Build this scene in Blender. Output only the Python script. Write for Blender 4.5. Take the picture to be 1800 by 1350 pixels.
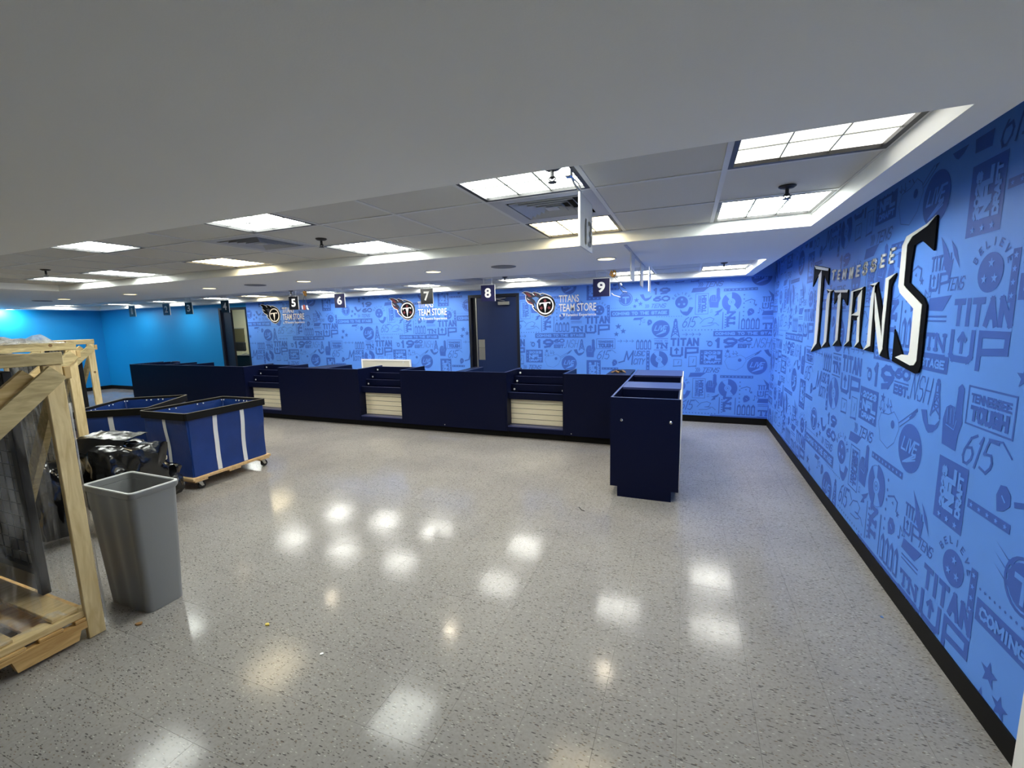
import bpy, bmesh, math, random
from mathutils import Vector, Matrix, noise
random.seed(7)
PI = math.pi
for o in list(bpy.data.objects): bpy.data.objects.remove(o)
SC = bpy.context.scene
COL = SC.collection

# ------------------------------------------------------------------ camera
F_PX, YAW, PITCH, ROLL, CAM_H = 772.8, -.38103, .141175, .02411, 1.67
def cam_axes():
    cy, sy, cp, sp = math.cos(YAW), math.sin(YAW), math.cos(PITCH), math.sin(PITCH)
    f = Vector((sy*cp, cy*cp, -sp)); rt = Vector((cy, -sy, 0)); dn = f.cross(rt)
    r2 = rt*math.cos(ROLL)+dn*math.sin(ROLL); d2 = -rt*math.sin(ROLL)+dn*math.cos(ROLL)
    return r2, d2, f
r_, d_, f_ = cam_axes()
cd = bpy.data.cameras.new('camera'); cam = bpy.data.objects.new('camera', cd); COL.objects.link(cam)
cd.sensor_width = 36; cd.lens = F_PX/1800*36; cd.clip_start = .02; cd.clip_end = 100
m = Matrix.Identity(4)
for i in range(3):
    m[i][0] = r_[i]; m[i][1] = -d_[i]; m[i][2] = -f_[i]
m[0][3], m[1][3], m[2][3] = 0, 0, CAM_H
cam.matrix_world = m
SC.camera = cam

# ------------------------------------------------------------------ world, exposure
w = bpy.data.worlds.new('world'); SC.world = w; w.use_nodes = True
w.node_tree.nodes['Background'].inputs[0].default_value = (.05, .055, .06, 1)
w.node_tree.nodes['Background'].inputs[1].default_value = .3
SC.view_settings.view_transform = 'Standard'; SC.view_settings.look = 'None'
SC.view_settings.gamma = 1; SC.view_settings.use_curve_mapping = False
SC.view_settings.exposure = 1.45
EM = 9.0                      # luminance of a fluorescent lens

# ------------------------------------------------------------------ materials
def s2l(v):
    v /= 255.0
    return v/12.92 if v <= .04045 else ((v+.055)/1.055)**2.4
def rgb(r, g, b): return (s2l(r), s2l(g), s2l(b), 1)
def mat(name, col, rough=.5, metal=0, spec=.5, bump=0, bscale=60, var=0, vscale=4, alpha=1, emit=None, estr=0, sheen=0, trans=0):
    m = bpy.data.materials.new(name); m.use_nodes = True
    nt = m.node_tree; b = nt.nodes['Principled BSDF']
    b.inputs['Base Color'].default_value = col; b.inputs['Roughness'].default_value = rough
    b.inputs['Metallic'].default_value = metal; b.inputs['Specular IOR Level'].default_value = spec
    b.inputs['Alpha'].default_value = alpha
    if trans: b.inputs['Transmission Weight'].default_value = trans
    if emit: b.inputs['Emission Color'].default_value = emit; b.inputs['Emission Strength'].default_value = estr
    geo = nt.nodes.new('ShaderNodeTexCoord')
    if var:
        n = nt.nodes.new('ShaderNodeTexNoise'); n.inputs['Scale'].default_value = vscale; n.inputs['Detail'].default_value = 5
        mx = nt.nodes.new('ShaderNodeMix'); mx.data_type = 'RGBA'; mx.blend_type = 'MULTIPLY'
        mx.inputs[0].default_value = 1
        cr = nt.nodes.new('ShaderNodeMapRange'); cr.inputs[1].default_value = .3; cr.inputs[2].default_value = .7
        cr.inputs[3].default_value = 1-var; cr.inputs[4].default_value = 1+var
        nt.links.new(geo.outputs['Object'], n.inputs['Vector']); nt.links.new(n.outputs['Fac'], cr.inputs[0])
        mx.inputs[6].default_value = col; nt.links.new(cr.outputs[0], mx.inputs[7])
        nt.links.new(mx.outputs[2], b.inputs['Base Color'])
    if bump:
        n = nt.nodes.new('ShaderNodeTexNoise'); n.inputs['Scale'].default_value = bscale; n.inputs['Detail'].default_value = 4
        bp = nt.nodes.new('ShaderNodeBump'); bp.inputs['Strength'].default_value = bump; bp.inputs['Distance'].default_value = .01
        nt.links.new(geo.outputs['Object'], n.inputs['Vector']); nt.links.new(n.outputs['Fac'], bp.inputs['Height'])
        nt.links.new(bp.outputs['Normal'], b.inputs['Normal'])
    return m
def floor_mat():
    m = bpy.data.materials.new('vinyl composition tile'); m.use_nodes = True
    nt = m.node_tree; N = nt.nodes; L = nt.links; b = N['Principled BSDF']
    geo = N.new('ShaderNodeNewGeometry')
    base = (.30, .285, .275, 1)
    cur = None
    n0 = N.new('ShaderNodeTexNoise'); n0.inputs['Scale'].default_value = 1.3; n0.inputs['Detail'].default_value = 4
    L.new(geo.outputs['Position'], n0.inputs['Vector'])
    r0 = N.new('ShaderNodeValToRGB'); r0.color_ramp.elements[0].color = (.268, .254, .248, 1); r0.color_ramp.elements[1].color = (.332, .316, .30, 1)
    r0.color_ramp.elements[0].position = .3; r0.color_ramp.elements[1].position = .7
    L.new(n0.outputs['Fac'], r0.inputs[0]); cur = r0.outputs[0]
    n1 = N.new('ShaderNodeTexNoise'); n1.inputs['Scale'].default_value = 70; n1.inputs['Detail'].default_value = 3
    L.new(geo.outputs['Position'], n1.inputs['Vector'])
    mr = N.new('ShaderNodeMapRange'); mr.inputs[1].default_value = .3; mr.inputs[2].default_value = .7; mr.inputs[3].default_value = .9; mr.inputs[4].default_value = 1.1
    L.new(n1.outputs['Fac'], mr.inputs[0])
    mm = N.new('ShaderNodeMix'); mm.data_type = 'RGBA'; mm.blend_type = 'MULTIPLY'; mm.inputs[0].default_value = 1
    L.new(cur, mm.inputs[6]); L.new(mr.outputs[0], mm.inputs[7]); cur = mm.outputs[2]
    def chips(rot, sc, thr, share, colr, seed):
        nonlocal cur
        mp = N.new('ShaderNodeMapping'); mp.inputs['Rotation'].default_value = (0, 0, rot); mp.inputs['Scale'].default_value = sc
        mp.inputs['Location'].default_value = (seed, seed*1.7, 0)
        L.new(geo.outputs['Position'], mp.inputs['Vector'])
        v = N.new('ShaderNodeTexVoronoi'); v.voronoi_dimensions = '2D'; v.inputs['Scale'].default_value = 1
        L.new(mp.outputs[0], v.inputs['Vector'])
        lt = N.new('ShaderNodeMath'); lt.operation = 'LESS_THAN'; lt.inputs[1].default_value = thr
        L.new(v.outputs['Distance'], lt.inputs[0])
        sp = N.new('ShaderNodeSeparateColor'); L.new(v.outputs['Color'], sp.inputs[0])
        l2 = N.new('ShaderNodeMath'); l2.operation = 'LESS_THAN'; l2.inputs[1].default_value = share
        L.new(sp.outputs[0], l2.inputs[0])
        mu = N.new('ShaderNodeMath'); mu.operation = 'MULTIPLY'; L.new(lt.outputs[0], mu.inputs[0]); L.new(l2.outputs[0], mu.inputs[1])
        m2 = N.new('ShaderNodeMath'); m2.operation = 'MULTIPLY'; m2.inputs[1].default_value = .8; L.new(mu.outputs[0], m2.inputs[0])
        x = N.new('ShaderNodeMix'); x.data_type = 'RGBA'; L.new(m2.outputs[0], x.inputs[0]); L.new(cur, x.inputs[6]); x.inputs[7].default_value = colr
        cur = x.outputs[2]
    chips(.35, (20, 80, 1), .2, .13, (.06, .055, .055, 1), 1)
    chips(.75, (32, 115, 1), .21, .15, (.08, .075, .07, 1), 4)
    chips(1.5, (40, 110, 1), .2, .08, (.09, .08, .08, 1), 7)
    chips(-.3, (60, 170, 1), .25, .08, (.12, .10, .10, 1), 9)
    chips(.9, (36, 120, 1), .2, .09, (.55, .53, .5, 1), 13)
    chips(-.7, (40, 90, 1), .2, .12, (.2, .155, .12, 1), 17)
    L.new(cur, b.inputs['Base Color'])
    nr = N.new('ShaderNodeTexNoise'); nr.inputs['Scale'].default_value = 3; nr.inputs['Detail'].default_value = 6
    L.new(geo.outputs['Position'], nr.inputs['Vector'])
    rr = N.new('ShaderNodeMapRange'); rr.inputs[1].default_value = .3; rr.inputs[2].default_value = .7; rr.inputs[3].default_value = .10; rr.inputs[4].default_value = .16
    L.new(nr.outputs['Fac'], rr.inputs[0]); L.new(rr.outputs[0], b.inputs['Roughness'])
    nb = N.new('ShaderNodeTexNoise'); nb.inputs['Scale'].default_value = 9; nb.inputs['Detail'].default_value = 3
    L.new(geo.outputs['Position'], nb.inputs['Vector'])
    bp = N.new('ShaderNodeBump'); bp.inputs['Strength'].default_value = .05; bp.inputs['Distance'].default_value = .01
    L.new(nb.outputs['Fac'], bp.inputs['Height']); L.new(bp.outputs[0], b.inputs['Normal'])
    b.inputs['Specular IOR Level'].default_value = .18
    return m
def wood_mat(name, c1, c2, sc=(2, 2, 30)):
    m = bpy.data.materials.new(name); m.use_nodes = True
    nt = m.node_tree; N = nt.nodes; L = nt.links; b = N['Principled BSDF']
    g = N.new('ShaderNodeNewGeometry'); mp = N.new('ShaderNodeMapping'); mp.inputs['Scale'].default_value = sc
    L.new(g.outputs['Position'], mp.inputs[0])
    n = N.new('ShaderNodeTexNoise'); n.inputs['Scale'].default_value = 2.2; n.inputs['Detail'].default_value = 6; n.inputs['Distortion'].default_value = 1.2
    L.new(mp.outputs[0], n.inputs['Vector'])
    r = N.new('ShaderNodeValToRGB'); r.color_ramp.elements[0].color = c1; r.color_ramp.elements[1].color = c2
    r.color_ramp.elements[0].position = .32; r.color_ramp.elements[1].position = .68
    L.new(n.outputs['Fac'], r.inputs[0])
    v = N.new('ShaderNodeTexVoronoi'); v.inputs['Scale'].default_value = 5; L.new(g.outputs['Position'], v.inputs['Vector'])
    k = N.new('ShaderNodeMath'); k.operation = 'LESS_THAN'; k.inputs[1].default_value = .07; L.new(v.outputs['Distance'], k.inputs[0])
    x = N.new('ShaderNodeMix'); x.data_type = 'RGBA'; L.new(k.outputs[0], x.inputs[0]); L.new(r.outputs[0], x.inputs[6]); x.inputs[7].default_value = (.2, .115, .045, 1)
    L.new(x.outputs[2], b.inputs['Base Color']); b.inputs['Roughness'].default_value = .7
    return m
def film_mat(name='stretch film', a0=.03, a1=.3):
    m = bpy.data.materials.new(name); m.use_nodes = True
    nt = m.node_tree; N = nt.nodes; L = nt.links; b = N['Principled BSDF']
    b.inputs['Base Color'].default_value = (.75, .76, .78, 1); b.inputs['Roughness'].default_value = .16
    tc = N.new('ShaderNodeNewGeometry'); mp = N.new('ShaderNodeMapping'); mp.inputs['Scale'].default_value = (9, 9, 1.6)
    mp.inputs['Rotation'].default_value = (.3, .25, 0)
    L.new(tc.outputs['Position'], mp.inputs[0])
    n = N.new('ShaderNodeTexNoise'); n.inputs['Scale'].default_value = 2; n.inputs['Detail'].default_value = 5; n.inputs['Distortion'].default_value = .8
    L.new(mp.outputs[0], n.inputs['Vector'])
    r = N.new('ShaderNodeMapRange'); r.inputs[1].default_value = .42; r.inputs[2].default_value = .75; r.inputs[3].default_value = a0; r.inputs[4].default_value = a1
    L.new(n.outputs['Fac'], r.inputs[0]); L.new(r.outputs[0], b.inputs['Alpha'])
    bp = N.new('ShaderNodeBump'); bp.inputs['Strength'].default_value = .6; bp.inputs['Distance'].default_value = .03
    L.new(n.outputs['Fac'], bp.inputs['Height']); L.new(bp.outputs[0], b.inputs['Normal'])
    return m
def lens_mat(name, col, strength, axis):
    m = bpy.data.materials.new(name); m.use_nodes = True
    nt = m.node_tree; N = nt.nodes; L = nt.links; b = N['Principled BSDF']
    b.inputs['Base Color'].default_value = (.8, .8, .8, 1); b.inputs['Roughness'].default_value = .4
    tc = N.new('ShaderNodeTexCoord'); sp = N.new('ShaderNodeSeparateXYZ'); L.new(tc.outputs['Object'], sp.inputs[0])
    mu = N.new('ShaderNodeMath'); mu.operation = 'MULTIPLY'; mu.inputs[1].default_value = 21.5; L.new(sp.outputs[axis], mu.inputs[0])
    co = N.new('ShaderNodeMath'); co.operation = 'COSINE'; L.new(mu.outputs[0], co.inputs[0])
    mr = N.new('ShaderNodeMapRange'); mr.inputs[1].default_value = -1; mr.inputs[2].default_value = 1; mr.inputs[3].default_value = strength*.72; mr.inputs[4].default_value = strength*1.1
    L.new(co.outputs[0], mr.inputs[0])
    b.inputs['Emission Color'].default_value = col; L.new(mr.outputs[0], b.inputs['Emission Strength'])
    return m
M = {}
M['floor'] = floor_mat()
M['joint'] = mat('tile joint', (.10, .095, .09, 1), .6)
M['soffit'] = mat('soffit paint', rgb(240, 242, 240), .6, bump=.04, bscale=220)
M['act'] = mat('mineral fibre tile', rgb(205, 205, 202), .85, bump=.25, bscale=300)
M['tbar'] = mat('white grid bar', rgb(208, 210, 212), .45)
M['black'] = mat('black metal', rgb(12, 12, 16), .45)
M['blackrub'] = mat('black vinyl base', rgb(10, 9, 8), .6, spec=.2)
M['lens'] = lens_mat('cool lens', (.95, 1, .93, 1), EM, 0)
M['lens_far'] = lens_mat('bright cool lens', (1, 1, .93, 1), EM*.9, 0)
M['lens_dim'] = lens_mat('half lit lens', (1, .97, .88, 1), EM*.11, 0)
M['lens_warm'] = lens_mat('warm lens', (1, .84, .52, 1), EM*.62, 0)
M['lensbar'] = mat('lens rib', rgb(150, 155, 148), .5)
M['can'] = mat('can lens', rgb(230, 220, 170), .4, emit=(1, .82, .42, 1), estr=1.5)
M['mural'] = mat('mural blue', rgb(94, 152, 246), .55, var=.03, vscale=3)
M['print'] = mat('mural print', rgb(58, 100, 196), .55)
M['cyan'] = mat('cyan paint', rgb(0, 138, 206), .5)
M['navy'] = mat('navy laminate', rgb(11, 17, 45), .35, spec=.13)
M['navyedge'] = mat('navy edge band', rgb(56, 64, 110), .3)
M['doorblue'] = mat('door paint', rgb(15, 35, 78), .4)
M['frameblue'] = mat('frame paint', rgb(8, 12, 30), .45)
M['cream'] = mat('cream slat', rgb(238, 229, 202), .5)
M['groove'] = mat('slat groove', rgb(34, 28, 22), .7)
M['white'] = mat('white paint', rgb(242, 242, 240), .45)
M['offwhite'] = mat('off white', rgb(205, 200, 185), .6)
M['steel'] = mat('brushed steel', rgb(190, 188, 180), .32, metal=.9)
M['chrome'] = mat('chrome', rgb(210, 212, 215), .15, metal=1)
M['cap'] = mat('white cap', rgb(240, 242, 245), .35)
M['signblack'] = mat('sign black', rgb(10, 11, 18), .35)
M['signsheen'] = mat('sign black with painted sheen', rgb(22, 24, 72), .35)  # black signs that catch light; their highlight is painted in navy
M['signgrey'] = mat('sign white', rgb(205, 208, 214), .4)
M['ink'] = mat('black ink', rgb(18, 18, 22), .5)
M['silver'] = mat('silver letter face', rgb(240, 240, 232), .5)
M['ltblack'] = mat('letter black', rgb(6, 7, 10), .8, spec=.1)
M['logonavy'] = mat('emblem navy', rgb(14, 20, 52), .5)
M['logored'] = mat('emblem red', rgb(120, 40, 46), .5)
M['logoblue'] = mat('emblem blue', rgb(76, 120, 184), .5)
M['canvas'] = mat('blue canvas', rgb(20, 54, 122), .38, bump=.55, bscale=9, var=.12, vscale=5)
M['strap'] = mat('white strap', rgb(222, 224, 228), .6)
M['rim'] = mat('black rim', rgb(7, 7, 7), .6, spec=.25)
M['rimedge'] = mat('rim edge', rgb(120, 114, 102), .6)
M['ply'] = wood_mat('plywood', rgb(196, 158, 108), rgb(218, 186, 140), (3, 12, 12))
M['pine'] = wood_mat('pine', rgb(205, 180, 128), rgb(232, 212, 165), (14, 14, 2))
M['pine_h'] = wood_mat('pine along', rgb(200, 172, 118), rgb(230, 206, 155), (14, 2, 14))
M['pine_old'] = wood_mat('weathered pine', rgb(168, 150, 108), rgb(208, 190, 142), (14, 3, 14))
M['pallet'] = wood_mat('pallet board', rgb(190, 148, 88), rgb(222, 186, 124), (16, 2, 16))
M['binG'] = mat('grey bin plastic', rgb(134, 136, 138), .42, bump=.03, bscale=200)
M['binsheen'] = mat('grey bin plastic with painted sheen', rgb(196, 198, 198), .4)  # same grey plastic, paler to paint light reflected off its top
M['bag'] = mat('black bag', rgb(9, 9, 11), .2, bump=.5, bscale=11, spec=.7)
M['film'] = film_mat(); M['film_milky_glare'] = film_mat('milky film with painted glare', .35, .85)  # second film is whiter, partly to paint in reflected glare
M['cartonbrown'] = mat('brown scrap', rgb(150, 112, 66), .8)
M['yellow'] = mat('yellow scrap', rgb(225, 200, 90), .7)
M['orange'] = mat('orange connector', rgb(240, 178, 70), .5)
M['redbit'] = mat('red connector', rgb(150, 62, 40), .5)
M['wire'] = mat('cable', rgb(40, 42, 60), .5)
M['wirelight'] = mat('pale cable', rgb(205, 210, 225), .5)
M['office'] = mat('office cream', rgb(232, 222, 186), .7)
M['olive'] = mat('olive board', rgb(112, 104, 74), .7)
M['dark'] = mat('dark fabric', rgb(18, 18, 20), .7)
M['vent'] = mat('vent grey', rgb(178, 182, 192), .45)
M['ventdark'] = mat('vent dark', rgb(12, 12, 14), .8)
M['speaker'] = mat('speaker mesh', rgb(128, 132, 138), .7)
M['meshpanel'] = mat('panel backing', rgb(150, 148, 142), .55, var=.25, vscale=6)
M['tan'] = mat('tan board', rgb(200, 172, 120), .7)

# ------------------------------------------------------------------ mesh helpers
class MB:
    def __init__(s): s.v = []; s.f = []; s.mi = []; s.cur = 0
    def mat(s, i): s.cur = i; return s
    def add(s, vs, fs):
        n = len(s.v); s.v += [tuple(p) for p in vs]
        for f in fs: s.f.append(tuple(i+n for i in f)); s.mi.append(s.cur)
        return s
    def box(s, x0, x1, y0, y1, z0, z1):
        return s.add([(x0,y0,z0),(x1,y0,z0),(x1,y1,z0),(x0,y1,z0),(x0,y0,z1),(x1,y0,z1),(x1,y1,z1),(x0,y1,z1)],
                     [(0,3,2,1),(4,5,6,7),(0,1,5,4),(1,2,6,5),(2,3,7,6),(3,0,4,7)])
    def bev(s, x0, x1, y0, y1, z0, z1, b=.004):
        # box with chamfered vertical/horizontal edges
        bm = bmesh.new(); bmesh.ops.create_cube(bm, size=1)
        for v in bm.verts: v.co = Vector(((x0+x1)/2+v.co.x*(x1-x0), (y0+y1)/2+v.co.y*(y1-y0), (z0+z1)/2+v.co.z*(z1-z0)))
        b = min(b, (x1-x0)*.4, (y1-y0)*.4, (z1-z0)*.4)
        bmesh.ops.bevel(bm, geom=bm.edges[:], offset=b, segments=1, affect='EDGES')
        bm.verts.index_update()
        s.add([v.co for v in bm.verts], [[v.index for v in f.verts] for f in bm.faces]); bm.free(); return s
    def beam(s, p, q, w, h, up=(0,0,1)):
        p, q = Vector(p), Vector(q); d = (q-p).normalized(); u = Vector(up)
        sd = d.cross(u).normalized(); u2 = sd.cross(d).normalized()
        vs = []
        for c in (p, q):
            for a, b in ((-1,-1),(1,-1),(1,1),(-1,1)): vs.append(c+sd*a*w/2+u2*b*h/2)
        return s.add(vs, [(0,1,2,3),(7,6,5,4),(0,4,5,1),(1,5,6,2),(2,6,7,3),(3,7,4,0)])
    def tube(s, pts, r, n=8, cap=True):
        pts = [Vector(p) for p in pts]; rings = []; ref = None
        for i, p in enumerate(pts):
            d = (pts[min(i+1, len(pts)-1)]-pts[max(i-1, 0)]).normalized()
            a = Vector((0,0,1)) if abs(d.z) < .9 else Vector((1,0,0))
            if ref is not None: a = ref
            x = d.cross(a).normalized(); y = x.cross(d).normalized(); ref = y
            rr = r[i] if isinstance(r, (list, tuple)) else r
            rings.append([p+x*math.cos(2*PI*k/n)*rr+y*math.sin(2*PI*k/n)*rr for k in range(n)])
        vs = [q for rg in rings for q in rg]; fs = []
        for i in range(len(pts)-1):
            for k in range(n): fs.append((i*n+k, i*n+(k+1)%n, (i+1)*n+(k+1)%n, (i+1)*n+k))
        if cap: fs.append(tuple(range(n-1, -1, -1))); fs.append(tuple((len(pts)-1)*n+k for k in range(n)))
        return s.add(vs, fs)
    def lathe(s, c, prof, n=20, axis='z'):
        vs = []; fs = []
        for (r, h) in prof:
            for k in range(n):
                a = 2*PI*k/n; u, v = r*math.cos(a), r*math.sin(a)
                p = {'z': (u, v, h), 'y': (u, h, v), 'x': (h, u, v)}[axis]
                vs.append((c[0]+p[0], c[1]+p[1], c[2]+p[2]))
        for i in range(len(prof)-1):
            for k in range(n): fs.append((i*n+k, i*n+(k+1)%n, (i+1)*n+(k+1)%n, (i+1)*n+k))
        fs.append(tuple(range(n-1, -1, -1))); fs.append(tuple((len(prof)-1)*n+k for k in range(n)))
        return s.add(vs, fs)
    def prism(s, poly, h0, h1, axis):
        # polygon of 2-D points pushed along an axis: 'y' -> (x,z), 'x' -> (y,z), 'z' -> (x,y)
        n = len(poly)
        P = {'y': lambda a, b, h: (a, h, b), 'x': lambda a, b, h: (h, a, b), 'z': lambda a, b, h: (a, b, h)}[axis]
        vs = [P(a, b, h0) for a, b in poly]+[P(a, b, h1) for a, b in poly]
        fs = [tuple(range(n)), tuple(range(2*n-1, n-1, -1))]+[(i, (i+1) % n, n+(i+1) % n, n+i) for i in range(n)]
        return s.add(vs, fs)
    def loops(s, rings, close=True, cap0=False, cap1=False):
        n = len(rings[0]); vs = [p for r in rings for p in r]; fs = []
        for i in range(len(rings)-1):
            for k in range(n if close else n-1): fs.append((i*n+k, i*n+(k+1) % n, (i+1)*n+(k+1) % n, (i+1)*n+k))
        if cap0: fs.append(tuple(range(n-1, -1, -1)))
        if cap1: fs.append(tuple((len(rings)-1)*n+k for k in range(n)))
        return s.add(vs, fs)
OFF = {}
def off(o):
    t = Vector((0, 0, 0))
    while o is not None: t += Vector(o.location); o = o.parent
    return t
def mesh_of(name, mb, mats, o=Vector((0,0,0)), smooth=False):
    me = bpy.data.meshes.new(name)
    me.from_pydata([(a-o[0], b-o[1], c-o[2]) for a, b, c in mb.v], [], mb.f)
    if not isinstance(mats, (list, tuple)): mats = [mats]
    for q in mats: me.materials.append(M[q] if isinstance(q, str) else q)
    if len(mats) > 1: me.polygons.foreach_set('material_index', mb.mi)
    if smooth: me.polygons.foreach_set('use_smooth', [True]*len(me.polygons))
    bm = bmesh.new(); bm.from_mesh(me); bmesh.ops.recalc_face_normals(bm, faces=bm.faces[:]); bm.to_mesh(me); bm.free()
    if smooth:
        try: me.set_sharp_from_angle(angle=math.radians(40))
        except Exception: pass
    me.update()
    return me
def link(name, me, parent=None, loc=(0,0,0)):
    o = bpy.data.objects.new(name, me); COL.objects.link(o); o.location = loc
    if parent is not None: o.parent = parent
    return o
def part(name, mb, mats, parent=None, smooth=False, label=None):
    o = link(name, mesh_of(name, mb, mats, off(parent), smooth), parent)
    if label: o['label'] = label
    return o
def thing(name, label, cat, loc=(0,0,0), group=None):
    o = bpy.data.objects.new(name, None); COL.objects.link(o); o.location = loc
    o.empty_display_size = .1
    o['label'] = label; o['category'] = cat
    if group: o['group'] = group
    return o
def single(name, mb, mats, label, cat, group=None, smooth=False, loc=None):
    if loc is None:
        xs = [p[0] for p in mb.v]; ys = [p[1] for p in mb.v]; zs = [p[2] for p in mb.v]
        loc = ((min(xs)+max(xs))/2, (min(ys)+max(ys))/2, min(zs))
    o = link(name, mesh_of(name, mb, mats, Vector(loc), smooth), None, loc)
    o['label'] = label; o['category'] = cat
    if group: o['group'] = group
    return o
def struct(name, mb, mats, smooth=False):
    o = part(name, mb, mats, None, smooth); o['kind'] = 'structure'; return o
def copy_tree(o, parent=None):
    c = o.copy(); COL.objects.link(c)
    if parent is not None: c.parent = parent
    for ch in list(o.children): copy_tree(ch, c)
    return c

# ------------------------------------------------------------------ lettering
FONTC = {}
def font_poly(s, offset=0.0):
    key = (s, offset)
    if key not in FONTC:
        cu = bpy.data.curves.new('t', 'FONT'); cu.body = s; cu.size = 1; cu.offset = offset; cu.resolution_u = 4; cu.fill_mode = 'FRONT'
        ob = bpy.data.objects.new('t', cu)
        me = bpy.data.meshes.new_from_object(ob)
        vs = [(v.co.x, v.co.y) for v in me.vertices]; fs = [tuple(p.vertices) for p in me.polygons]
        bpy.data.objects.remove(ob); bpy.data.meshes.remove(me); bpy.data.curves.remove(cu)
        xs = [a for a, b in vs]; ys = [b for a, b in vs]
        x0, x1, y0, y1 = min(xs), max(xs), min(ys), max(ys)
        FONTC[key] = ([((a-x0)/(x1-x0), (b-y0)/(y1-y0)) for a, b in vs], fs)
    return FONTC[key]
def text_on(mb, s, x0, z0, w, h, place, offset=.02, depth=.003):
    """front faces and sides of a word; place(u, z, d) -> world"""
    vs, fs = font_poly(s, offset)
    n = len(vs)
    front = [place(x0+a*w, z0+b*h, depth) for a, b in vs]
    mb.add(front, fs)
STROKES = {
 'A': [[(0,0),(.5,1),(1,0)],[(.2,.33),(.8,.33)]], 'B': [[(0,0),(0,1),(.75,1),(1,.8),(.75,.52),(0,.52)],[(.75,.52),(1,.28),(.75,0),(0,0)]],
 'C': [[(1,.8),(.75,1),(.25,1),(0,.75),(0,.25),(.25,0),(.75,0),(1,.2)]], 'D': [[(0,0),(0,1),(.6,1),(1,.7),(1,.3),(.6,0),(0,0)]],
 'E': [[(1,1),(0,1),(0,0),(1,0)],[(0,.5),(.8,.5)]], 'F': [[(1,1),(0,1),(0,0)],[(0,.5),(.8,.5)]],
 'G': [[(1,.8),(.75,1),(.25,1),(0,.75),(0,.25),(.25,0),(1,0),(1,.45),(.55,.45)]], 'H': [[(0,0),(0,1)],[(1,0),(1,1)],[(0,.5),(1,.5)]],
 'I': [[(.5,0),(.5,1)]], 'L': [[(0,1),(0,0),(1,0)]], 'M': [[(0,0),(0,1),(.5,.35),(1,1),(1,0)]], 'N': [[(0,0),(0,1),(1,0),(1,1)]],
 'O': [[(.3,0),(0,.3),(0,.7),(.3,1),(.7,1),(1,.7),(1,.3),(.7,0),(.3,0)]], 'P': [[(0,0),(0,1),(.75,1),(1,.8),(1,.65),(.75,.45),(0,.45)]],
 'R': [[(0,0),(0,1),(.75,1),(1,.8),(1,.65),(.75,.45),(0,.45)],[(.5,.45),(1,0)]], 'S': [[(1,.82),(.75,1),(.25,1),(0,.8),(0,.65),(.25,.5),(.75,.5),(1,.35),(1,.2),(.75,0),(.25,0),(0,.18)]],
 'T': [[(0,1),(1,1)],[(.5,0),(.5,1)]], 'U': [[(0,1),(0,.2),(.25,0),(.75,0),(1,.2),(1,1)]], 'V': [[(0,1),(.5,0),(1,1)]], 'Y': [[(0,1),(.5,.5),(1,1)],[(.5,.5),(.5,0)]],
 '0': [[(.3,0),(0,.3),(0,.7),(.3,1),(.7,1),(1,.7),(1,.3),(.7,0),(.3,0)]], '1': [[(.1,.8),(.55,1),(.55,0)]], '2': [[(0,.8),(.25,1),(.75,1),(1,.8),(1,.62),(0,0),(1,0)]],
 '3': [[(0,.85),(.25,1),(.75,1),(1,.8),(.75,.52),(.4,.52)],[(.75,.52),(1,.25),(.75,0),(.25,0),(0,.15)]], '5': [[(1,1),(.1,1),(0,.55),(.7,.58),(1,.38),(1,.2),(.7,0),(0,.08)]],
 '6': [[(.9,1),(.35,.85),(0,.4),(0,.2),(.3,0),(.7,0),(1,.2),(1,.38),(.7,.56),(.1,.5)]], '9': [[(.1,0),(.65,.12),(1,.6),(1,.8),(.7,1),(.3,1),(0,.8),(0,.62),(.3,.44),(.9,.5)]], '.': [[(.4,0),(.6,0)]]}
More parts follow.
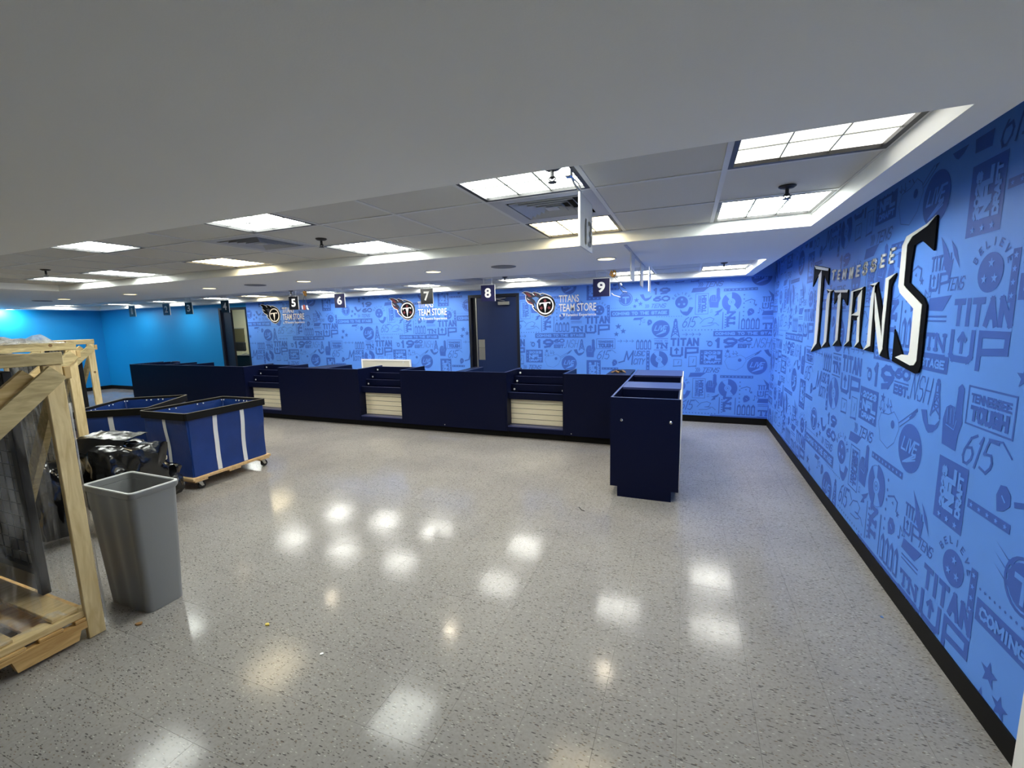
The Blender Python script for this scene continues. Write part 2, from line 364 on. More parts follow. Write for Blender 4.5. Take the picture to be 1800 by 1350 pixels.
class Print:
    """flat print: polygons in (u, z) on two layers (0 = ink, 1 = ground colour over the ink)"""
    def __init__(s): s.mb = MB(); s.e = 0
    def poly(s, pts, layer=0):
        s.e += 9e-6; d = -.0012-.0012*layer-s.e; s.mb.cur = layer
        s.mb.add([(a, d, b) for a, b in pts], [tuple(range(len(pts)))]); return s
    def rect(s, x0, z0, x1, z1, layer=0): return s.poly([(x0,z0),(x1,z0),(x1,z1),(x0,z1)], layer)
    def frame(s, x0, z0, x1, z1, t, layer=0):
        s.rect(x0,z0,x1,z0+t,layer); s.rect(x0,z1-t,x1,z1,layer); s.rect(x0,z0+t,x0+t,z1-t,layer); return s.rect(x1-t,z0+t,x1,z1-t,layer)
    def ell(s, cx, cz, a, b=None, layer=0, n=24):
        b = b or a; return s.poly([(cx+a*math.cos(2*PI*k/n), cz+b*math.sin(2*PI*k/n)) for k in range(n)], layer)
    def ring(s, cx, cz, r, t, layer=0, n=24):
        for k in range(n):
            a0, a1 = 2*PI*k/n, 2*PI*(k+1)/n
            s.poly([(cx+r*math.cos(a0), cz+r*math.sin(a0)), (cx+r*math.cos(a1), cz+r*math.sin(a1)), (cx+(r-t)*math.cos(a1), cz+(r-t)*math.sin(a1)), (cx+(r-t)*math.cos(a0), cz+(r-t)*math.sin(a0))], layer)
        return s
    def star(s, cx, cz, r, layer=0, rot=0):
        pts = []
        for k in range(10):
            a = PI/2+rot+k*PI/5; q = r if k % 2 == 0 else r*.42
            pts.append((cx+q*math.cos(a), cz+q*math.sin(a)))
        for k in range(5): s.poly([(cx, cz), pts[(2*k-1) % 10], pts[2*k], pts[2*k+1]], layer)
        return s
    def line(s, pts, t, layer=0, cap=.5):
        for (x0, z0), (x1, z1) in zip(pts[:-1], pts[1:]):
            d = Vector((x1-x0, z1-z0)); L = d.length
            if L < 1e-6: continue
            d /= L; n = Vector((-d.y, d.x))*t/2; e = d*t*cap
            s.poly([(x0-e.x+n.x, z0-e.y+n.y), (x0-e.x-n.x, z0-e.y-n.y), (x1+e.x-n.x, z1+e.y-n.y), (x1+e.x+n.x, z1+e.y+n.y)], layer)
        return s
    def text(s, st, x0, z0, w, h, t, layer=0, slant=0, gap=None, turn=False, serif=False):
        n = len(st); wid = [(.35 if c in 'I1.' else (1.25 if c == 'M' else (.55 if c == ' ' else 1))) for c in st]
        gap = gap if gap is not None else .28
        tot = sum(wid)+gap*(n-1); k = (w-t)/tot; x = x0+t/2; hh = h-t
        for c, q in zip(st, wid):
            for pl in STROKES.get(c, []):
                if c == 'I': pl = [(.5, 0), (.5, 1)]
                pts = [(x+a*q*k+slant*b*hh, z0+t/2+b*hh) for a, b in pl]
                if turn: pts = [(-(b-z0-h/2)+x0+w/2, (a-x0-w/2)+z0+h/2) for a, b in pts]
                s.line(pts, t, layer)
            if serif and c in 'TN':
                for a, b in (((.5, 0),) if c == 'T' else ((0, 0), (0, 1), (1, 1))):
                    sw = .13 if c == 'T' else .17; p = [(x+a*q*k-sw*k, z0+t/2+b*hh), (x+a*q*k+sw*k, z0+t/2+b*hh)]
                    if turn: p = [(-(b2-z0-h/2)+x0+w/2, (a2-x0-w/2)+z0+h/2) for a2, b2 in p]
                    s.line(p, t*.8, layer)
                if c == 'T':
                    for a in (0, 1):
                        p = [(x+a*q*k, z0+t/2+hh), (x+a*q*k, z0+t/2+hh*.78)]
                        if turn: p = [(-(b2-z0-h/2)+x0+w/2, (a2-x0-w/2)+z0+h/2) for a2, b2 in p]
                        s.line(p, t*.8, layer, .3)
            x += (q+gap)*k
        return s
    def arrow(s, x0, z0, x1, z1, t, hd, layer=0):
        d = Vector((x1-x0, z1-z0)).normalized(); n = Vector((-d.y, d.x))
        s.line([(x0, z0), (x1, z1)], t, layer)
        s.line([(x1-d.x*hd+n.x*hd, z1-d.y*hd+n.y*hd), (x1, z1), (x1-d.x*hd-n.x*hd, z1-d.y*hd-n.y*hd)], t, layer)
        return s
    def note(s, x, z, h):
        s.ell(x, z, h*.17, h*.12, n=10); s.line([(x+h*.15, z), (x+h*.15, z+h)], h*.08); s.line([(x+h*.15, z+h), (x+h*.45, z+h*.72)], h*.1); return s
    def notes2(s, x, z, h):
        for d in (0, h*.5): s.ell(x+d, z+d*.15, h*.16, h*.12, n=10); s.line([(x+d+h*.14, z+d*.15), (x+d+h*.14, z+h+d*.15)], h*.08)
        s.line([(x+h*.14, z+h), (x+h*.64, z+h+h*.075)], h*.14); return s

# ================================================================== ROOM
XW, YB, XL, YR = 1.165, 7.535, -15.7, -3.2      # right wall, back wall, left wall, wall behind
HS, HT, HD = 2.256, 2.34, 2.8                   # soffit, raised tile ceiling, deck
R1, R2 = (1.76, 3.59), (5.42, 7.25)             # the two ceiling recesses (y)
RX1, RX0a, RX0b = .745, -8.405, -15.725+.61     # recess ends (x)
TS = .61
def kx(k): return .135-TS*k                     # left edge of ceiling module k

# ---- floor: 300 nearest tiles one by one, the rest as one part
FT = .3048
b = MB().box(XL-.2, XW+.2, YR-.2, YB+4.2, -.12, -.0035)
floor = struct('floor', b, 'joint')
tb = MB(); g = .0005
tb.add([(g,g,-.003),(FT-g,g,-.003),(FT-g,FT-g,-.003),(g,FT-g,-.003),(g,g,0),(FT-g,g,0),(FT-g,FT-g,0),(g,FT-g,0)],
       [(4,5,6,7),(0,1,5,4),(1,2,6,5),(2,3,7,6),(3,0,4,7)])
tme = mesh_of('floor_tile', tb, 'floor')
cells = []
i0 = math.floor((XL-XW)/FT)
for i in range(i0-1, 0):
    for j in range(math.floor(YR/FT)-1, math.ceil(YB/FT)+1):
        x, y = XW-.06+i*FT+.12, j*FT+.05
        cells.append((x, y))
def inview(x, y):
    v = Vector((x+FT/2, y+FT/2, -CAM_H)); dz = v.dot(f_)
    if dz < .6: return False
    px, py = 900+F_PX*v.dot(r_)/dz, 675+F_PX*v.dot(d_)/dz
    return -60 < px < 1860 and py < 1420
near = sorted([c for c in cells if inview(*c)], key=lambda c: c[0]**2+c[1]**2)[:300]
ns = set(near)
for x, y in near: link('floor_tile', tme, floor, (x, y, 0))
rest = MB()
for x, y in cells:
    if (x, y) in ns: continue
    rest.add([(x+g, y+g, 0), (x+FT-g, y+g, 0), (x+FT-g, y+FT-g, 0), (x+g, y+FT-g, 0)], [(0,1,2,3)])
    rest.add([(x+g, y+g, -.003), (x+FT-g, y+g, -.003), (x+FT-g, y+g, 0), (x+g, y+g, 0)], [(0,1,2,3)])
o = part('far_floor_tiles', rest, 'floor', floor); o['kind'] = 'stuff'

# ---- walls
struct('wall_right', MB().box(XW, XW+.15, 1.968, YB+.15, 0, HD), 'mural')
struct('wall_right.001', MB().box(1.156, XW+.15, YR, 1.968, 0, HD), 'white')       # plain white return nearest the camera
D8 = (-3.86, -2.84, 2.175); D4 = (-10.74, -9.79, 2.165)
b = MB()
b.box(D4[1], D8[0], YB, YB+.15, 0, HD); b.box(D8[1], XW, YB, YB+.15, 0, HD); b.box(D8[0], D8[1], YB, YB+.15, D8[2], HD)
wall_back = struct('wall_back', b, 'mural')
b = MB(); b.box(XL-.15, D4[0], YB, YB+.15, 0, HD); b.box(D4[0], D4[1], YB, YB+.15, D4[2], HD)
struct('wall_back.001', b, 'cyan')
struct('wall_left', MB().box(XL-.15, XL, YR, YB, 0, HD), 'cyan')
struct('wall_rear', MB().box(XL-.15, XW+.15, YR-.15, YR, 0, HD), 'offwhite')
wall_right = bpy.data.objects['wall_right']
# baseboards
struct('baseboard_right', MB().box(XW-.008, XW, 1.97, YB, .0005, .104), 'blackrub')
b = MB(); b.box(D4[1], D8[0], YB-.008, YB, .0005, .104); b.box(D8[1], XW-.008, YB-.008, YB, .0005, .104); b.box(XL, D4[0], YB-.008, YB, .0005, .104)
struct('baseboard_back', b, 'blackrub')
struct('baseboard_left', MB().box(XL, XL+.008, YR, YB-.008, .0005, .104), 'blackrub')

# ---- ceiling: painted soffit with two long recesses, deck above
SX1 = .868
b = MB(); T2 = HS+.05
def slab(x0, x1, y0, y1): b.box(x0, x1, y0, y1, HS, T2)
slab(XL, SX1, YR, R1[0]); slab(XL, SX1, R1[1], R2[0]); slab(XL, SX1, R2[1], YB-.002)
slab(RX1, SX1, *R1); slab(RX1, SX1, *R2); slab(XL, RX0a, *R1); slab(XL, RX0b, *R2)
for (x0, (y0, y1)) in ((RX0a, R1), (RX0b, R2)):           # upstands of the recesses
    b.box(x0-.02, RX1+.02, y0-.02, y0, T2, HT+.06); b.box(x0-.02, RX1+.02, y1, y1+.02, T2, HT+.06)
    b.box(x0-.02, x0, y0, y1, T2, HT+.06); b.box(RX1, RX1+.02, y0, y1, T2, HT+.06)
ceiling = struct('ceiling', b, 'soffit')
struct('ceiling.001', MB().box(XL-.15, XW+.15, YR-.15, YB+.15, HD, HD+.1), 'offwhite')

# lights, vents: (k, row) of each recess
L1 = {(0, 0): 'lens_dim0', (0, 2): 'lens', (2, 0): 'lens', (2, 2): 'lens_warm', (5, 0): 'lens', (5, 2): 'lens', (8, 0): 'lens', (8, 2): 'lens_warm', (11, 2): 'lens', (13, 2): 'lens', (13, 0): 'lens'}
V1 = {(2, 1), (6, 1)}
L2 = {(k, 2): 'lens_far' for k in (0, 2, 5, 8, 10, 12, 17, 20, 23)}
L2.update({(k, 0): 'lens_far' for k in (0, 2, 5, 8, 10, 12)}); L2[(15, 2)] = 'lens_warm'; L2[(25, 1)] = 'lens_far'
V2 = {(6, 1), (13, 1)}
gb = MB(); tile = MB().bev(.0, TS-.006, 0, TS-.006, 0, .016, .005); tile_me = mesh_of('ceiling_tile', tile, 'act')
for (x0, (y0, y1)), LL, VV in (((RX0a, R1), L1, V1), ((RX0b, R2), L2, V2)):
    n = round((RX1-x0)/TS)
    for k in range(n):
        for r in range(3):
            if (k, r) in LL or (k, r) in VV: continue
            link('ceiling_tile', tile_me, ceiling, (kx(k)+.003, y0+.003+r*TS, HT+.0015))
    for k in range(n+1):
        x = RX1-k*TS; a, c = (max(x-.012, x0), min(x+.012, RX1))
        gb.box(a, c, y0, y1, HT-.003, HT+.001)
    for r in range(4):
        y = y0+r*TS; a, c = max(y-.012, y0), min(y+.012, y1)
        gb.box(x0, RX1, a, c, HT-.0032, HT+.0008)
part('ceiling_grid', gb, 'tbar', ceiling)

def lens_thing(x, y, kind, label, group='lit ceiling panels'):
    t = thing('ceiling_light', label, 'ceiling light', (x+TS/2, y+TS/2, HT), group)
    a, c, d = .012, .034, TS-.012
    fr = MB()
    for q in ((a, d, a, c), (a, d, TS-c, d), (a, c, c, TS-c), (TS-c, d, c, TS-c)):
        fr.box(x+q[0], x+q[1], y+q[2], y+q[3], HT-.004, HT+.05)
    part('frame', fr, 'black', t)
    lm = {'lens_dim0': 'lens_dim'}.get(kind, kind)
    part('diffuser', MB().box(x+c, x+TS-c, y+c, y+TS-c, HT+.012, HT+.02), lm, t)
    part('housing', MB().box(x+c-.01, x+TS-c+.01, y+c-.01, y+TS-c+.01, HT+.05, HT+.12), 'white', t)
    w = (TS-2*c)
    hw = .0025 if 'dim' in kind else .0055
    for i in (1, 2):
        part('lens_rib', MB().box(x+c+w*i/3-hw, x+c+w*i/3+hw, y+c, y+TS-c, HT+.008, HT+.0118), 'lensbar', t)
        part('lens_rib', MB().box(x+c, x+TS-c, y+c+w*i/3-hw, y+c+w*i/3+hw, HT+.0076, HT+.0116), 'lensbar', t)
    return t
WORD = ['first', 'second', 'third', 'fourth', 'fifth', 'sixth', 'seventh', 'eighth', 'ninth', 'tenth', 'eleventh']
front = sorted([k for k, r in L1 if r == 0]); backr = sorted([k for k, r in L1 if r == 2])
for (k, r), kind in L1.items():
    row = 'front' if r == 0 else 'back'
    lab = f"{'half-lit' if 'dim' in kind else ('yellow' if 'warm' in kind else 'white')} square light in the near recess's {row} row, {WORD[(front if r == 0 else backr).index(k)]} from the right"
    lens_thing(kx(k), R1[0]+r*TS, kind, lab)
farb = sorted([k for k, r in L2 if r]); farf = sorted([k for k, r in L2 if r == 0])
for (k, r), kind in L2.items():
    lens_thing(kx(k), R2[0]+r*TS, kind, f"square light in the far recess's {'front' if r == 0 else 'back'} row, {WORD[(farf if r == 0 else farb).index(k)]} from the right", 'lit panels by the back wall')
def vent_thing(x, y, label):
    t = thing('air_diffuser', label, 'air vent', (x+TS/2, y+TS/2, HT), 'square air vents')
    part('backing', MB().box(x+.01, x+TS-.01, y+.01, y+TS-.01, HT+.045, HT+.05), 'ventdark', t)
    def ring(a, c, z0, z1):
        v = []
        for e, z in ((a, z0), (c, z1)): v.append([(x+e, y+e, z), (x+TS-e, y+e, z), (x+TS-e, y+TS-e, z), (x+e, y+TS-e, z)])
        for e, z in ((c, z1+.004), (a, z0+.004)): v.append([(x+e, y+e, z), (x+TS-e, y+e, z), (x+TS-e, y+TS-e, z), (x+e, y+TS-e, z)])
        return MB().loops(v+[v[0]])
    part('frame', ring(.012, .085, HT-.004, HT-.002), 'vent', t)
    for i in range(4): part('louver', ring(.10+.042*i, .122+.042*i, HT-.006, HT+.022), 'vent', t)
    part('center_plate', MB().box(x+.268, x+TS-.268, y+.268, y+TS-.268, HT-.004, HT+.0), 'vent', t)
for k, r in V1: vent_thing(kx(k), R1[0]+r*TS, 'square louvred ceiling vent between the white and yellow lights beside sign thirteen' if k == 2 else 'square louvred ceiling vent left of the dark sprinkler in the near recess')
for k, r in V2: vent_thing(kx(k), R2[0]+r*TS, 'square ceiling vent in the far recess above the sign numbered eight' if k == 6 else 'square ceiling vent in the far recess left of the sign numbered five')

def sprinkler(x, y, z, label):
    t = thing('sprinkler_head', label, 'sprinkler', (x, y, z), 'ceiling sprinklers')
    part('escutcheon', MB().lathe((x, y, z), [(.042, 0), (.042, -.004), (.03, -.012), (.012, -.014)], 16), 'black', t, True)
    part('body', MB().lathe((x, y, z), [(.009, -.012), (.009, -.04), (.012, -.042), (.006, -.05)], 10), 'black', t)
    b = MB()
    for sgn in (-1, 1): b.tube([(x+sgn*.008, y, z-.038), (x+sgn*.016, y, z-.05), (x, y, z-.062)], .003, 6)
    part('yoke', b, 'black', t); part('deflector', MB().lathe((x, y, z), [(.02, -.062), (.02, -.065)], 12), 'black', t)
sprinkler(.463, 2.80, HT-.001, 'dark sprinkler head between the two lights nearest the blue side wall')
sprinkler(-.575, 1.97, HT-.004, 'dark sprinkler head at the top of the hanging sign thirteen')
sprinkler(-2.66, 2.74, HT-.001, 'dark sprinkler head right of a square vent in the near recess')
sprinkler(-6.40, 2.65, HT-.001, 'dark sprinkler head at the far left end of the near recess')
sprinkler(.40, 6.3, HT-.001, 'small sprinkler head in front of the far light at the corner')
sprinkler(-2.6, 6.3, HT-.001, 'small sprinkler head in the far recess above the door')
sprinkler(-6.95, 6.3, HT-.001, 'small sprinkler head in the far recess between the signs five and six')

for i, x in enumerate((-.762, -2.72, -4.68, -6.5, -8.4, -10.33)):
    t = thing('recessed_downlight', f'round warm downlight in the soffit, {WORD[i]} from the blue side wall', 'downlight', (x, 4.46, HS), 'round downlights')
    part('trim_ring', MB().lathe((x, 4.46, HS), [(.098, -.0005), (.098, -.004), (.083, -.007), (.083, -.0005)], 28), 'tbar', t, True)
    part('lens', MB().lathe((x, 4.46, HS), [(.082, -.001), (.082, -.0035)], 28), 'can', t)
    ld = bpy.data.lights.new('lamp', 'AREA'); ld.shape = 'DISK'; ld.size = .15; ld.energy = 1.8; ld.color = (1, .88, .68); ld.spread = math.radians(130)
    lo = bpy.data.objects.new('lamp', ld); COL.objects.link(lo); lo.parent = t; lo.location = (0, 0, -.012)
for i, x in enumerate((-1.86, -5.59, -11.1)):
    t = thing('ceiling_speaker', f'round grey ceiling speaker grille, {WORD[i]} from the blue side wall', 'speaker', (x, 4.48, HS), 'round ceiling speakers')
    part('rim', MB().lathe((x, 4.48, HS), [(.135, -.0005), (.135, -.005), (.12, -.008), (.12, -.0005)], 28), 'speaker', t, True)
    part('grille', MB().lathe((x, 4.48, HS), [(.119, -.001), (.119, -.006), (.05, -.009)], 28), 'ventdark' if 0 else 'speaker', t, True)
# wall-washing cans over the cyan wall
for i, y in enumerate((5.6, 4.3, 3.0)):
    t = thing('wall_washer', f'small round wall washer close to the cyan side wall, {WORD[i]} from the back', 'downlight', (XL+.32, y, HS), 'wall washers on the cyan side')
    part('trim_ring', MB().lathe((XL+.32, y, HS), [(.09, -.0005), (.09, -.004), (.075, -.006), (.075, -.0005)], 20), 'tbar', t, True)
    part('lens', MB().lathe((XL+.32, y, HS), [(.074, -.001), (.074, -.003)], 20), 'can', t)
    ld = bpy.data.lights.new('lamp', 'AREA'); ld.shape = 'DISK'; ld.size = .12; ld.energy = 9; ld.color = (1, .97, .9)
    lo = bpy.data.objects.new('lamp', ld); COL.objects.link(lo); lo.parent = t; lo.location = (0, 0, -.012); lo.rotation_euler = (0, math.radians(20), 0)

# ---- doors, office beyond
def door8():
    x0, x1, zt = D8
    b = MB(); fw = .05
    b.box(x0, x0+fw, YB-.02, YB+.15, 0, zt); b.box(x1-fw, x1, YB-.02, YB+.15, 0, zt); b.box(x0+fw, x1-fw, YB-.02, YB+.15, zt-fw, zt)
    d = struct('door_1', b, 'frameblue')
    part('leaf', MB().bev(x0+.15, x1-fw-.003, YB+.03, YB+.075, .008, zt-fw-.003, .003), 'doorblue', d, label='dark blue door leaf')
    part('astragal', MB().box(x0+.13, x0+.15, YB+.02, YB+.08, .008, zt-fw-.003), 'steel', d)
    part('side_leaf', MB().box(x0+fw, x0+.127, YB+.045, YB+.085, .008, zt-fw-.003), 'frameblue', d)
    part('latch_guard', MB().bev(x0+.17, x0+.30, YB+.024, YB+.030, .96, 1.19, .002), 'steel', d, label='brushed steel latch plate')
    part('push_plate', MB().bev(x0+.17, x0+.30, YB+.022, YB+.030, 1.195, 1.345, .002), 'steel', d)
    part('closer_body', MB().bev(-3.25, -3.03, YB-.03, YB+.028, 1.975, 2.035, .006), 'steel', d)
    b = MB(); b.beam((-3.12, YB-.01, 2.045), (-3.28, YB-.04, 2.085), .02, .008); b.beam((-3.28, YB-.04, 2.085), (-3.10, YB-.01, 2.10), .02, .008)
    part('closer_arm', b, 'steel', d)
    return d
door8()
x0, x1, zt = D4
b = MB(); b.box(x0, x0+.06, YB-.02, YB+.17, 0, zt); b.box(x1-.03, x1, YB-.02, YB+.17, 0, zt); b.box(x0+.06, x1-.03, YB-.02, YB+.17, zt-.05, zt)
d2 = struct('door_2', b, 'frameblue')
part('side_panel', MB().box(x0+.06, x0+.37, YB+.02, YB+.07, .005, zt-.05), 'frameblue', d2)
b = MB()
b.box(-15.2, -9.5, 10.2, 10.3, 0, 2.7); b.box(-15.3, -15.2, YB+.17, 10.3, 0, 2.7); b.box(-9.6, -9.5, YB+.17, 10.2, 0, 2.7)
struct('wall_office', b, 'office')
struct('ceiling_office', MB().box(-15.3, -9.5, YB+.17, 10.3, 2.6, 2.7), 'offwhite')
t = thing('ceiling_light', 'unseen ceiling light added to brighten the cream office behind the doorway', 'ceiling light', (-12.2, 8.9, 2.6))  # out-of-view lamp added to light the office interior
part('frame', MB().box(-12.85, -11.55, 8.6, 9.2, 2.57, 2.6), 'white', t); part('diffuser', MB().box(-12.8, -11.6, 8.65, 9.15, 2.56, 2.569), 'lens', t)
# cream block courses on the office wall
cb = MB()
wo = bpy.data.objects['wall_office']
blk = mesh_of('block', MB().bev(0, .395, -.012, 0, 0, .195, .006), 'office')
for r in range(8):
    for c in range(4): link('block', blk, wo, (-14.4+c*.4+(.2 if r % 2 else 0), 10.2, .02+r*.2))
t = thing('notice_board', 'olive notice board on the cream office wall seen through the doorway', 'board', (-13.55, 10.15, 1.22))
part('panel', MB().box(-14.5, -13.43, 10.16, 10.185, 1.22, 1.655), 'olive', t); b = MB()
b.box(-14.53, -13.40, 10.15, 10.187, 1.655, 1.68); b.box(-14.53, -13.40, 10.15, 10.187, 1.18, 1.22); part('frame', b, 'offwhite', t)
t = thing('office_chair', 'dark office chair behind the doorway below the olive board', 'chair', (-13.05, 9.6, 0))
part('backrest', MB().bev(-13.35, -12.85, 9.70, 9.78, .95, 1.24, .04), 'dark', t); part('seat', MB().bev(-13.35, -12.85, 9.3, 9.75, .45, .53, .03), 'dark', t)
b = MB(); b.tube([(-13.4, 9.35, .7), (-13.4, 9.7, .72), (-12.8, 9.72, .9)], .015, 6); part('armrest', b, 'steel', t)
part('column', MB().lathe((-13.1, 9.52, 0), [(.03, .05), (.03, .45)], 10), 'black', t)
b = MB()
for k in range(5): b.beam((-13.1, 9.52, .07), (-13.1+.3*math.cos(k*1.257), 9.52+.3*math.sin(k*1.257), .04), .04, .03)
part('base', b, 'black', t)
t = thing('file_cabinet', 'low black cabinet with a pale pole beside it inside the office doorway', 'cabinet', (-10.85, 8.35, 0))
part('body', MB().bev(-11.25, -10.55, 8.2, 8.6, .02, .93, .01), 'dark', t); part('top', MB().box(-11.27, -10.53, 8.18, 8.62, .93, .95), 'dark', t)
for z in (.1, .37, .64): part('drawer', MB().bev(-11.22, -10.58, 8.185, 8.2, z, z+.25, .004), 'dark', t)

# ---- white framed panel leaning on the back wall behind the counters
t = thing('white_board', 'pale board in a white frame behind the counter between the signs six and seven', 'board', (-5.82, YB-.06, 0))
x0, x1, z0, z1, y = -6.44, -5.20, .12, .955, YB-.05
part('panel', MB().box(x0+.03, x1-.03, y+.006, y+.02, z0+.03, z1-.03), 'offwhite', t)
b = MB(); b.box(x0, x1, y, y+.03, z1-.03, z1); b.box(x0, x1, y, y+.03, z0, z0+.03); b.box(x0, x0+.03, y, y+.03, z0+.03, z1-.03); b.box(x1-.03, x1, y, y+.03, z0+.03, z1-.03)
part('frame', b, 'white', t)
b = MB(); b.box(x0+.1, x0+.16, y, y+.03, 0, z0); b.box(x1-.16, x1-.1, y, y+.03, 0, z0); part('foot', b, 'white', t)
part('clip', MB().lathe((x1-.17, y, .90), [(.014, -.002), (.014, -.01)], 10, 'y'), 'cap', t)

# ================================================================== MURAL PRINT (repeat 2.915 x 1.325 m)
PU, PZ = 2.915, 1.325
def P_banner(p, w, h):
    p.rect(-w/2, -h/2, w/2, h/2); p.text('COMING TO THE STAGE', -w*.47, -h*.27, w*.94, h*.54, h*.13, 1, gap=.4)
def P_titan(p, w, h):
    t = w*.085
    p.text('TITAN', -w/2, h*.08, w, h*.42, t*.82, gap=.5)
    p.line([(-w*.47, -.02*h), (-w*.47, -h*.36), (-w*.42, -h*.42), (-w*.14, -h*.42), (-w*.08, -h*.36), (-w*.08, -.02*h)], t*.85)
    p.arrow(-w*.275, -h*.30, -w*.275, -h*.04, t*.6, w*.06)
    p.line([(w*.05, -h*.5), (w*.05, -h*.02), (w*.46, -h*.02), (w*.46, -h*.24), (w*.05, -h*.28)], t*.85)
def P_tn(p, w, h):
    t = h*.05
    p.rect(-w/2, h*.42, w/2, h*.42+t); p.rect(-w/2, -h*.48, w/2, -h*.48+t)
    p.text('MADE IN', -w*.45, h*.20, w*.9, h*.14, h*.025); p.text('TN', -w*.46, -h*.36, w*.92, h*.50, h*.12, serif=True, gap=.35)
def P_tn_turned(p, w, h):
    t = w*.05
    p.rect(-w/2, -h/2, -w/2+t, h/2); p.rect(w/2-t, -h/2, w/2, h/2)
    p.text('TN', -h*.45, -w*.22+w*.05, h*.9, w*.52, w*.13, serif=True, turn=True, gap=.35)
    for k in range(6): p.rect(-w*.36, -h*.42+k*h*.15, -w*.27, -h*.36+k*h*.15)
def P_tn_only(p, w, h):
    p.text('TN', -w*.46, -h*.36, w*.92, h*.72, h*.16, serif=True, gap=.35); p.rect(-w/2, -h*.5, w/2, -h*.44)
def P_fence(p, w, h):
    n = 4
    for k in range(n):
        a, b = -w/2+w*k/n, -w/2+w*(k+.82)/n
        p.poly([(a, -h/2), (b, -h/2), (b, h*.3), ((a+b)/2, h/2), (a, h*.3)])
        p.poly([(a+w*.05, -h*.4), (b-w*.05, -h*.4), (b-w*.05, h*.15), ((a+b)/2, h*.3), (a+w*.05, h*.15)], 1)
        p.rect(a+w*.075, -h*.42, b-w*.075, h*.12)
def P_state(p, w, h):
    p.poly([(-w*.5, h*.05), (-w*.42, h*.45), (w*.5, h*.5), (w*.32, h*.22), (w*.2, h*.02)]); 
    p.rect(-w*.45, -h*.18, w*.4, -h*.12); p.rect(-w*.45, -h*.32, w*.4, -h*.27)
def P_state_small(p, w, h): p.poly([(-w*.5, -h*.5), (-w*.4, h*.4), (w*.5, h*.5), (w*.34, h*.05), (w*.18, -h*.4)])
def P_emblem(p, w, h):
    p.ell(0, 0, w*.34, h*.45); p.text('60', -w*.2, -h*.2, w*.4, h*.4, h*.09, 1)
    p.text('EST', -w*.5, h*.32, w*.35, h*.14, h*.04)
def P_year(p, w, h): p.text('19', -w/2, -h/2, w*1.02, h, h*.24, gap=.45)
def P_sixty(p, w, h):
    p.text('60', -w/2, h*.08, w, h*.42, h*.12); p.rect(-w*.48, -h*.06, w*.48, -h*.01); p.text('EST.', -w/2, -h/2, w*1.1, h*.38, h*.1)
def P_nsh(p, w, h): p.text('NSH', -w*.55, -h/2, w, h, h*.055, slant=.22, gap=.4)
def P_tower(p, w, h):
    t = w*.13
    for s in (-1, 1): p.line([(s*w*.42, -h*.5), (s*w*.16, h*.12), (s*w*.14, h*.34)], t)
    p.rect(-w*.2, h*.1, w*.2, h*.36); p.ell(0, h*.42, w*.15, h*.07); p.rect(-w*.06, h*.15, w*.06, h*.3, 1)
    for a, b in ((-.45, -.2), (-.2, .05)):
        ka, kb = .42-.26*(a+.5)/.62, .42-.26*(b+.5)/.62
        p.line([(-w*ka, h*a), (w*kb, h*b)], t*.7); p.line([(w*ka, h*a), (-w*kb, h*b)], t*.7); p.line([(-w*kb, h*b), (w*kb, h*b)], t*.6)
def P_boot(p, w, h):
    p.poly([(-w*.5, h*.42), (-w*.2, h*.5), (-w*.12, h*.1), (-w*.05, -h*.12), (w*.02, -h*.2), (w*.0, -h*.5), (-w*.12, -h*.42), (-w*.34, -h*.05)])
    p.poly([(-w*.05, -h*.12), (w*.3, -h*.02), (w*.5, h*.3), (w*.42, -h*.1), (w*.22, -h*.38), (w*.0, -h*.5)])
def P_boot_r(p, w, h):
    p.poly([(w*.5, h*.42), (w*.2, h*.5), (w*.1, h*.1), (-w*.02, -h*.2), (w*.0, -h*.5), (w*.14, -h*.42), (w*.36, -h*.05)])
    p.poly([(w*.08, -h*.0), (-w*.3, -h*.02), (-w*.5, h*.3), (-w*.42, -h*.1), (-w*.22, -h*.38), (w*.0, -h*.5)])
def P_fist(p, w, h):
    p.poly([(-w*.42, -h*.48), (w*.3, -h*.5), (w*.34, -h*.25), (w*.48, -h*.05), (w*.42, h*.08), (-w*.42, h*.05), (-w*.5, -h*.1), (-w*.46, -h*.3)])
    p.poly([(w*.08, h*.0), (w*.42, h*.02), (w*.40, h*.44), (w*.25, h*.5), (w*.1, h*.44)])
    p.poly([(-w*.42, h*.02), (w*.06, h*.02), (w*.04, h*.14), (-w*.2, h*.15), (-w*.38, h*.1)])
    for k in range(3): p.line([(-w*.28+k*w*.17, h*.1), (-w*.26+k*w*.17, -h*.12)], w*.022, 1)
    p.line([(-w*.3, -h*.16), (w*.12, -h*.2), (w*.2, -h*.05)], w*.024, 1); p.line([(w*.1, h*.02), (w*.12, h*.4)], w*.018, 1)
def P_tough(p, w, h):
    p.frame(-w/2, -h/2, w/2, h/2, h*.045)
    p.text('TENNESSEE', -w*.42, h*.08, w*.84, h*.24, h*.055); p.text('TOUGH', -w*.4, -h*.38, w*.8, h*.40, h*.11)
def P_tough_turned(p, w, h):
    p.frame(-w/2, -h/2, w/2, h/2, w*.04)
    p.text('TENNESSEE', -h*.42-w*.16, -w*.12, h*.84, w*.24, w*.05, turn=True); p.text('TOUGH', -h*.42+w*.17, -w*.18, h*.84, w*.36, w*.1, turn=True)
def P_draft(p, w, h):
    p.rect(-w/2, -h/2, w/2, h/2)
    p.text('2023', -w*.32, h*.2, w*.74, h*.2, h*.06, 1, gap=.5); p.text('NFL', -w*.32, -h*.18, w*.76, h*.32, h*.1, 1); p.text('DRAFT', -w*.32, -h*.42, w*.76, h*.18, h*.055, 1)
    for k in range(3): p.star(-w*.41, h*.26-k*h*.24, h*.06, 1)
